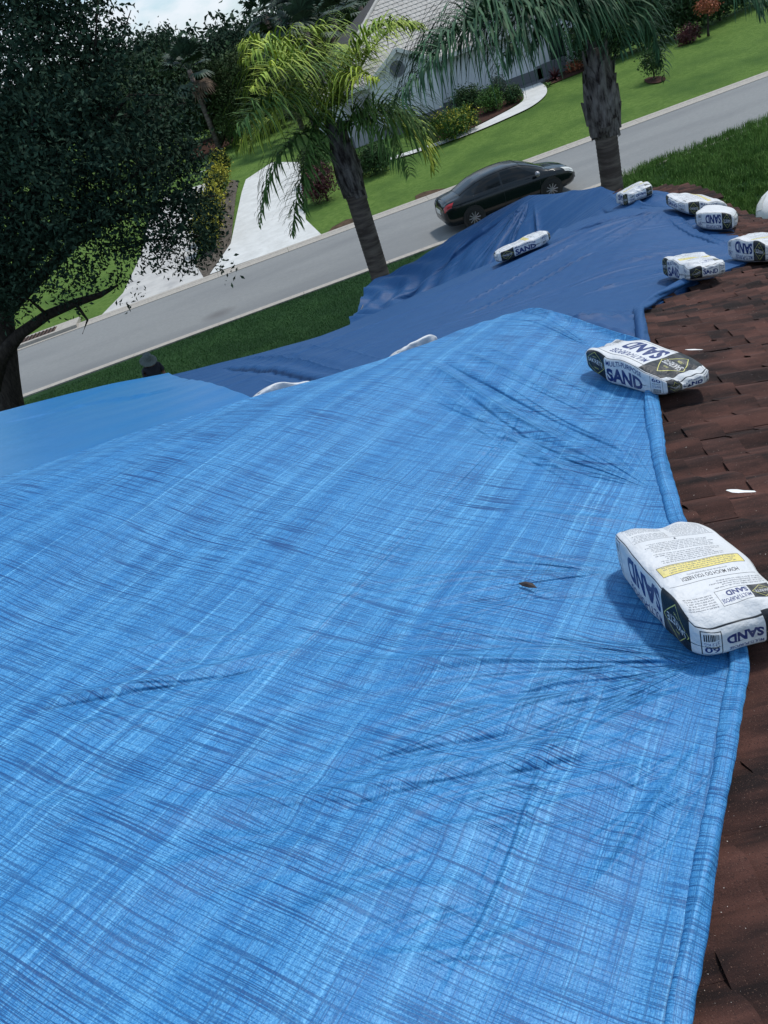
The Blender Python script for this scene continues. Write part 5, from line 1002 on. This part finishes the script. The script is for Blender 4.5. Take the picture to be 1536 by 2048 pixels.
# ---------------------------------------------------------------- person on the lawn
def person():
    hp = atz(293, 718, 2.06); X0, Y0 = hp[0], hp[1]; g0 = float(G(Y0)); K = empty('person', (X0, Y0, g0), math.radians(-62), label='person in a dark shirt and grey bucket hat looking down at something in their hands', cat='person')
    sc = (hp[2] - g0) / 1.62
    def skin(name, verts, edges, rad, m, lv=2, root=0):
        me = bpy.data.meshes.new(name); me.from_pydata([tuple(c * sc for c in v) for v in verts], edges, []); me.materials.append(m); o = bpy.data.objects.new(name, me); C.objects.link(o); o.parent = K
        md = o.modifiers.new('s', 'SKIN'); 
        for i, r_ in enumerate(rad): me.skin_vertices[0].data[i].radius = (r_[0] * sc, r_[1] * sc) if hasattr(r_, '__len__') else (r_ * sc, r_ * sc)
        me.skin_vertices[0].data[root].use_root = True; md.use_smooth_shade = True; s2 = o.modifiers.new('u', 'SUBSURF'); s2.levels = lv; s2.render_levels = lv; return o
    SK = mat('brown_skin', (.16, .075, .045), .6); SH = mat('navy_shirt', (.012, .014, .024), .85, (.02, .022, .035), 20); TR = mat('dark_trousers', (.03, .032, .04), .9); HT = mat('grey_green_hat', (.12, .15, .15), .9, (.08, .1, .1), 20)
    # faces +x
    v = [(0, 0, .95), (0, 0, 1.12), (0.01, 0, 1.3), (.02, 0, 1.42), (.05, 0, 1.49), (.09, 0, 1.55), (.10, 0, 1.63),
         (.02, .17, 1.40), (.04, .22, 1.15), (.25, .12, 1.10), (.33, .07, 1.11), (.02, -.17, 1.40), (.04, -.22, 1.15), (.25, -.12, 1.08), (.33, -.07, 1.09),
         (0, .09, .88), (.02, .1, .5), (0, .1, .1), (.13, .11, .04), (0, -.09, .88), (.02, -.1, .5), (0, -.1, .1), (.13, -.11, .04)]
    ed = [(0, 1), (1, 2), (2, 3), (3, 4), (4, 5), (5, 6), (3, 7), (7, 8), (8, 9), (9, 10), (3, 11), (11, 12), (12, 13), (13, 14), (0, 15), (15, 16), (16, 17), (17, 18), (0, 19), (19, 20), (20, 21), (21, 22)]
    rd = [(.12, .15), (.11, .14), (.12, .16), (.1, .13), .055, (.09, .08), (.085, .075), .06, .045, .033, .028, .06, .045, .033, .028, .09, .06, .045, .04, .09, .06, .045, .04]
    skin('body', v, ed, rd, SK)
    for sg in (-1, 1):
        for k in range(4): skin('finger', [(.335, sg * (.085 - .018 * k), 1.10), (.37 + .004 * k, sg * (.08 - .018 * k), 1.10), (.385, sg * (.065 - .016 * k), 1.125)], [(0, 1), (1, 2)], [.009, .008, .006], SK, 1)
        skin('thumb', [(.31, sg * .05, 1.12), (.34, sg * .035, 1.145), (.365, sg * .03, 1.15)], [(0, 1), (1, 2)], [.011, .009, .007], SK, 1)
    skin('shirt', [(0, 0, .93), (0, 0, 1.12), (.01, 0, 1.3), (.02, 0, 1.43), (.03, 0, 1.47), (.02, .18, 1.41), (.035, .225, 1.2), (.02, -.18, 1.41), (.035, -.225, 1.2)], [(0, 1), (1, 2), (2, 3), (3, 4), (3, 5), (5, 6), (3, 7), (7, 8)], [(.15, .18), (.14, .17), (.15, .19), (.13, .17), .075, .085, .07, .085, .07], SH)
    skin('trousers', [(0, 0, .95), (0, .09, .88), (.02, .1, .5), (0, .1, .1), (0, -.09, .88), (.02, -.1, .5), (0, -.1, .1)], [(0, 1), (1, 2), (2, 3), (0, 4), (4, 5), (5, 6)], [(.14, .16), .105, .075, .065, .105, .075, .065], TR)
    mb = MB().lathe([(.0, .14), (.07, .135), (.1, .11), (.115, .0), (.13, -.01), (.2, -.055), (.205, -.06), (.13, -.02), (.1, -.01)], 24); h = mb.build('hat', HT, K, True); h.location = (.095 * sc, 0, 1.64 * sc); h.rotation_euler = (0, math.radians(28), 0)
    for sg in (-1, 1): e_ = MB().lathe([(0, .01), (.01, .005), (.012, 0), (0, -.008)], 8, (.185 * sc, sg * .03 * sc, 1.565 * sc), 'Y').build('eye', MT['blackplastic'], K)
    MB().tube([(.175 * sc, 0, 1.56 * sc), (.205 * sc, 0, 1.53 * sc), (.18 * sc, 0, 1.515 * sc)], [.008, .016, .008], 6).build('nose', SK, K)
    ph = MB().box((.37 * sc, 0, 1.135 * sc), (.10, .15, .012), 0, -.3).build('phone', MT['blackplastic'], None); 
    ph.matrix_world = K.matrix_basis.copy() if False else Matrix.Translation(K.location) @ Matrix.Rotation(K.rotation_euler.z, 4, 'Z'); tag(ph, 'small dark object held in both hands of the person on the lawn', 'phone')
person()
# ---------------------------------------------------------------- grass blades
def blades(n, region, h0, h1, w, seed, tuft=1, lean=.5):
    r = np.random.default_rng(seed); P = []
    poly = [gnd(*p)[:2] for p in region]; poly = np.array(poly); lo, hi = poly.min(0), poly.max(0); Q = lo + (hi - lo) * r.random((n * 4, 2)); Q = Q[inside(Q, list(poly))][:n]; n = len(Q)
    if tuft > 1: j = r.integers(0, n, n // tuft); Q = Q[j[r.integers(0, len(j), n)]] + r.normal(size=(n, 2)) * .07
    z = G(Q[:, 1]); a = r.random(n) * 6.28; hh = r.uniform(h0, h1, n); ln = r.random(n) * lean; b = r.random(n) * 6.28
    B = np.column_stack([Q, z - .01]); dx = np.column_stack([np.cos(a), np.sin(a), 0 * a]) * w * r.uniform(.6, 1.2, n)[:, None]; mid = B + np.column_stack([np.cos(b) * ln * hh * .3, np.sin(b) * ln * hh * .3, hh * .6]); tip = B + np.column_stack([np.cos(b) * ln * hh, np.sin(b) * ln * hh, hh * (1 - ln * .35)])
    V = np.stack([B - dx, B + dx, mid + dx * .8, mid - dx * .8, tip], 1).reshape(-1, 3); k = np.arange(n) * 5
    Fs = np.concatenate([np.stack([k, k + 1, k + 2, k + 3], 1)]); F3 = np.stack([k + 3, k + 2, k + 4, k + 4], 1)
    return V, [tuple(f) for f in Fs.tolist()] + [tuple(f[:3]) for f in F3.tolist()]
V, Fs = blades(42000, [(1238, 356), (1300, 330), (1400, 292), (1600, 212), (1700, 420), (1500, 470), (1380, 430), (1238, 400)], .10, .34, .008, 3, 26); tag(mesh('tall_weeds', V, Fs, MT['weeds']), kind='stuff')
V, Fs = blades(60000, [(60, 800), (-20, 830), (60, 900), (350, 830), (740, 680), (770, 560), (850, 505), (850, 497), (730, 546), (500, 628), (300, 705)], .03, .075, .006, 4); tag(mesh('lawn_blades', V, Fs, mat('short_grass_blades', (.028, .085, .024), .85, (.045, .12, .034), .7, 3, spec=.15, island=.45)), kind='stuff')
# ---------------------------------------------------------------- small things
p = hit(1055, 1172, .03); lf = MB()
V = [(-.034, 0, 0), (-.012, .011, .004), (.014, .010, .006), (.036, .0, .002), (.012, -.008, .001), (-.014, -.008, 0), (0, 0, .009)]
o = mesh('fallen_leaf', [(a, b, c + .012) for a, b, c in V], [(0, 6, 1), (1, 6, 2), (2, 6, 3), (3, 6, 4), (4, 6, 5), (5, 6, 0)], mat('dry_dark_leaf', (.03, .018, .016), .7), loc=tuple(p)); o.rotation_euler.z = -.9; o.location.z = float(base(p[0], p[1])) + .02; tag(o, 'small dark fallen leaf on the near light blue tarpaulin', 'leaf')
WM = mat('white_sealant', (.75, .75, .74), .5)
def smear(px, Lg, w, label, ang):
    p = hit(*px, .01); V = []; k = 14
    for i in range(k):
        a = 2 * math.pi * i / k; x = Lg / 2 * math.cos(a); y = w / 2 * math.sin(a) * (1 + .5 * math.sin(3 * a + 1) + .25 * math.sin(5 * a)); X = x * math.cos(ang) - y * math.sin(ang); Y = x * math.sin(ang) + y * math.cos(ang); V.append((X, Y, float(base(p[0] + X, p[1] + Y)) - float(base(p[0], p[1]))))
    V.append((0, 0, .004)); o = mesh('sealant_smear', V, [(i, (i + 1) % k, k) for i in range(k)], WM, None, True, loc=(p[0], p[1], float(base(p[0], p[1])) + .012)); return tag(o, label, 'sealant')
smear((1482, 983), .10, .022, 'white sealant smear on the brown shingles level with the hem bend', -.4); smear((1388, 700), .09, .014, 'thin white sealant streak on the shingles above the two-faced sack', -.4)
p = at(52, 803, 17.5); p[2] = .45; B = empty('utility_box', tuple(p), label='pale green utility box on the near lawn beside the oak trunk', cat='utility box'); GM = mat('pale_green_metal', (.12, .2, .16), .6)
MB().box((0, 0, .3), (.5, .4, .6)).build('cabinet', GM, B); MB().box((0, 0, .63), (.56, .46, .06)).build('lid', GM, B)
p = gnd(413, 352); B = empty('garden_hoop', tuple(p), label='tiny white hoop standing on the distant lawn', cat='hoop'); MB().tube([(-.4, 0, 0), (-.4, 0, .35), (.4, 0, .35), (.4, 0, 0)], .035, 6).build('hoop_rail', MT['trim'], B)
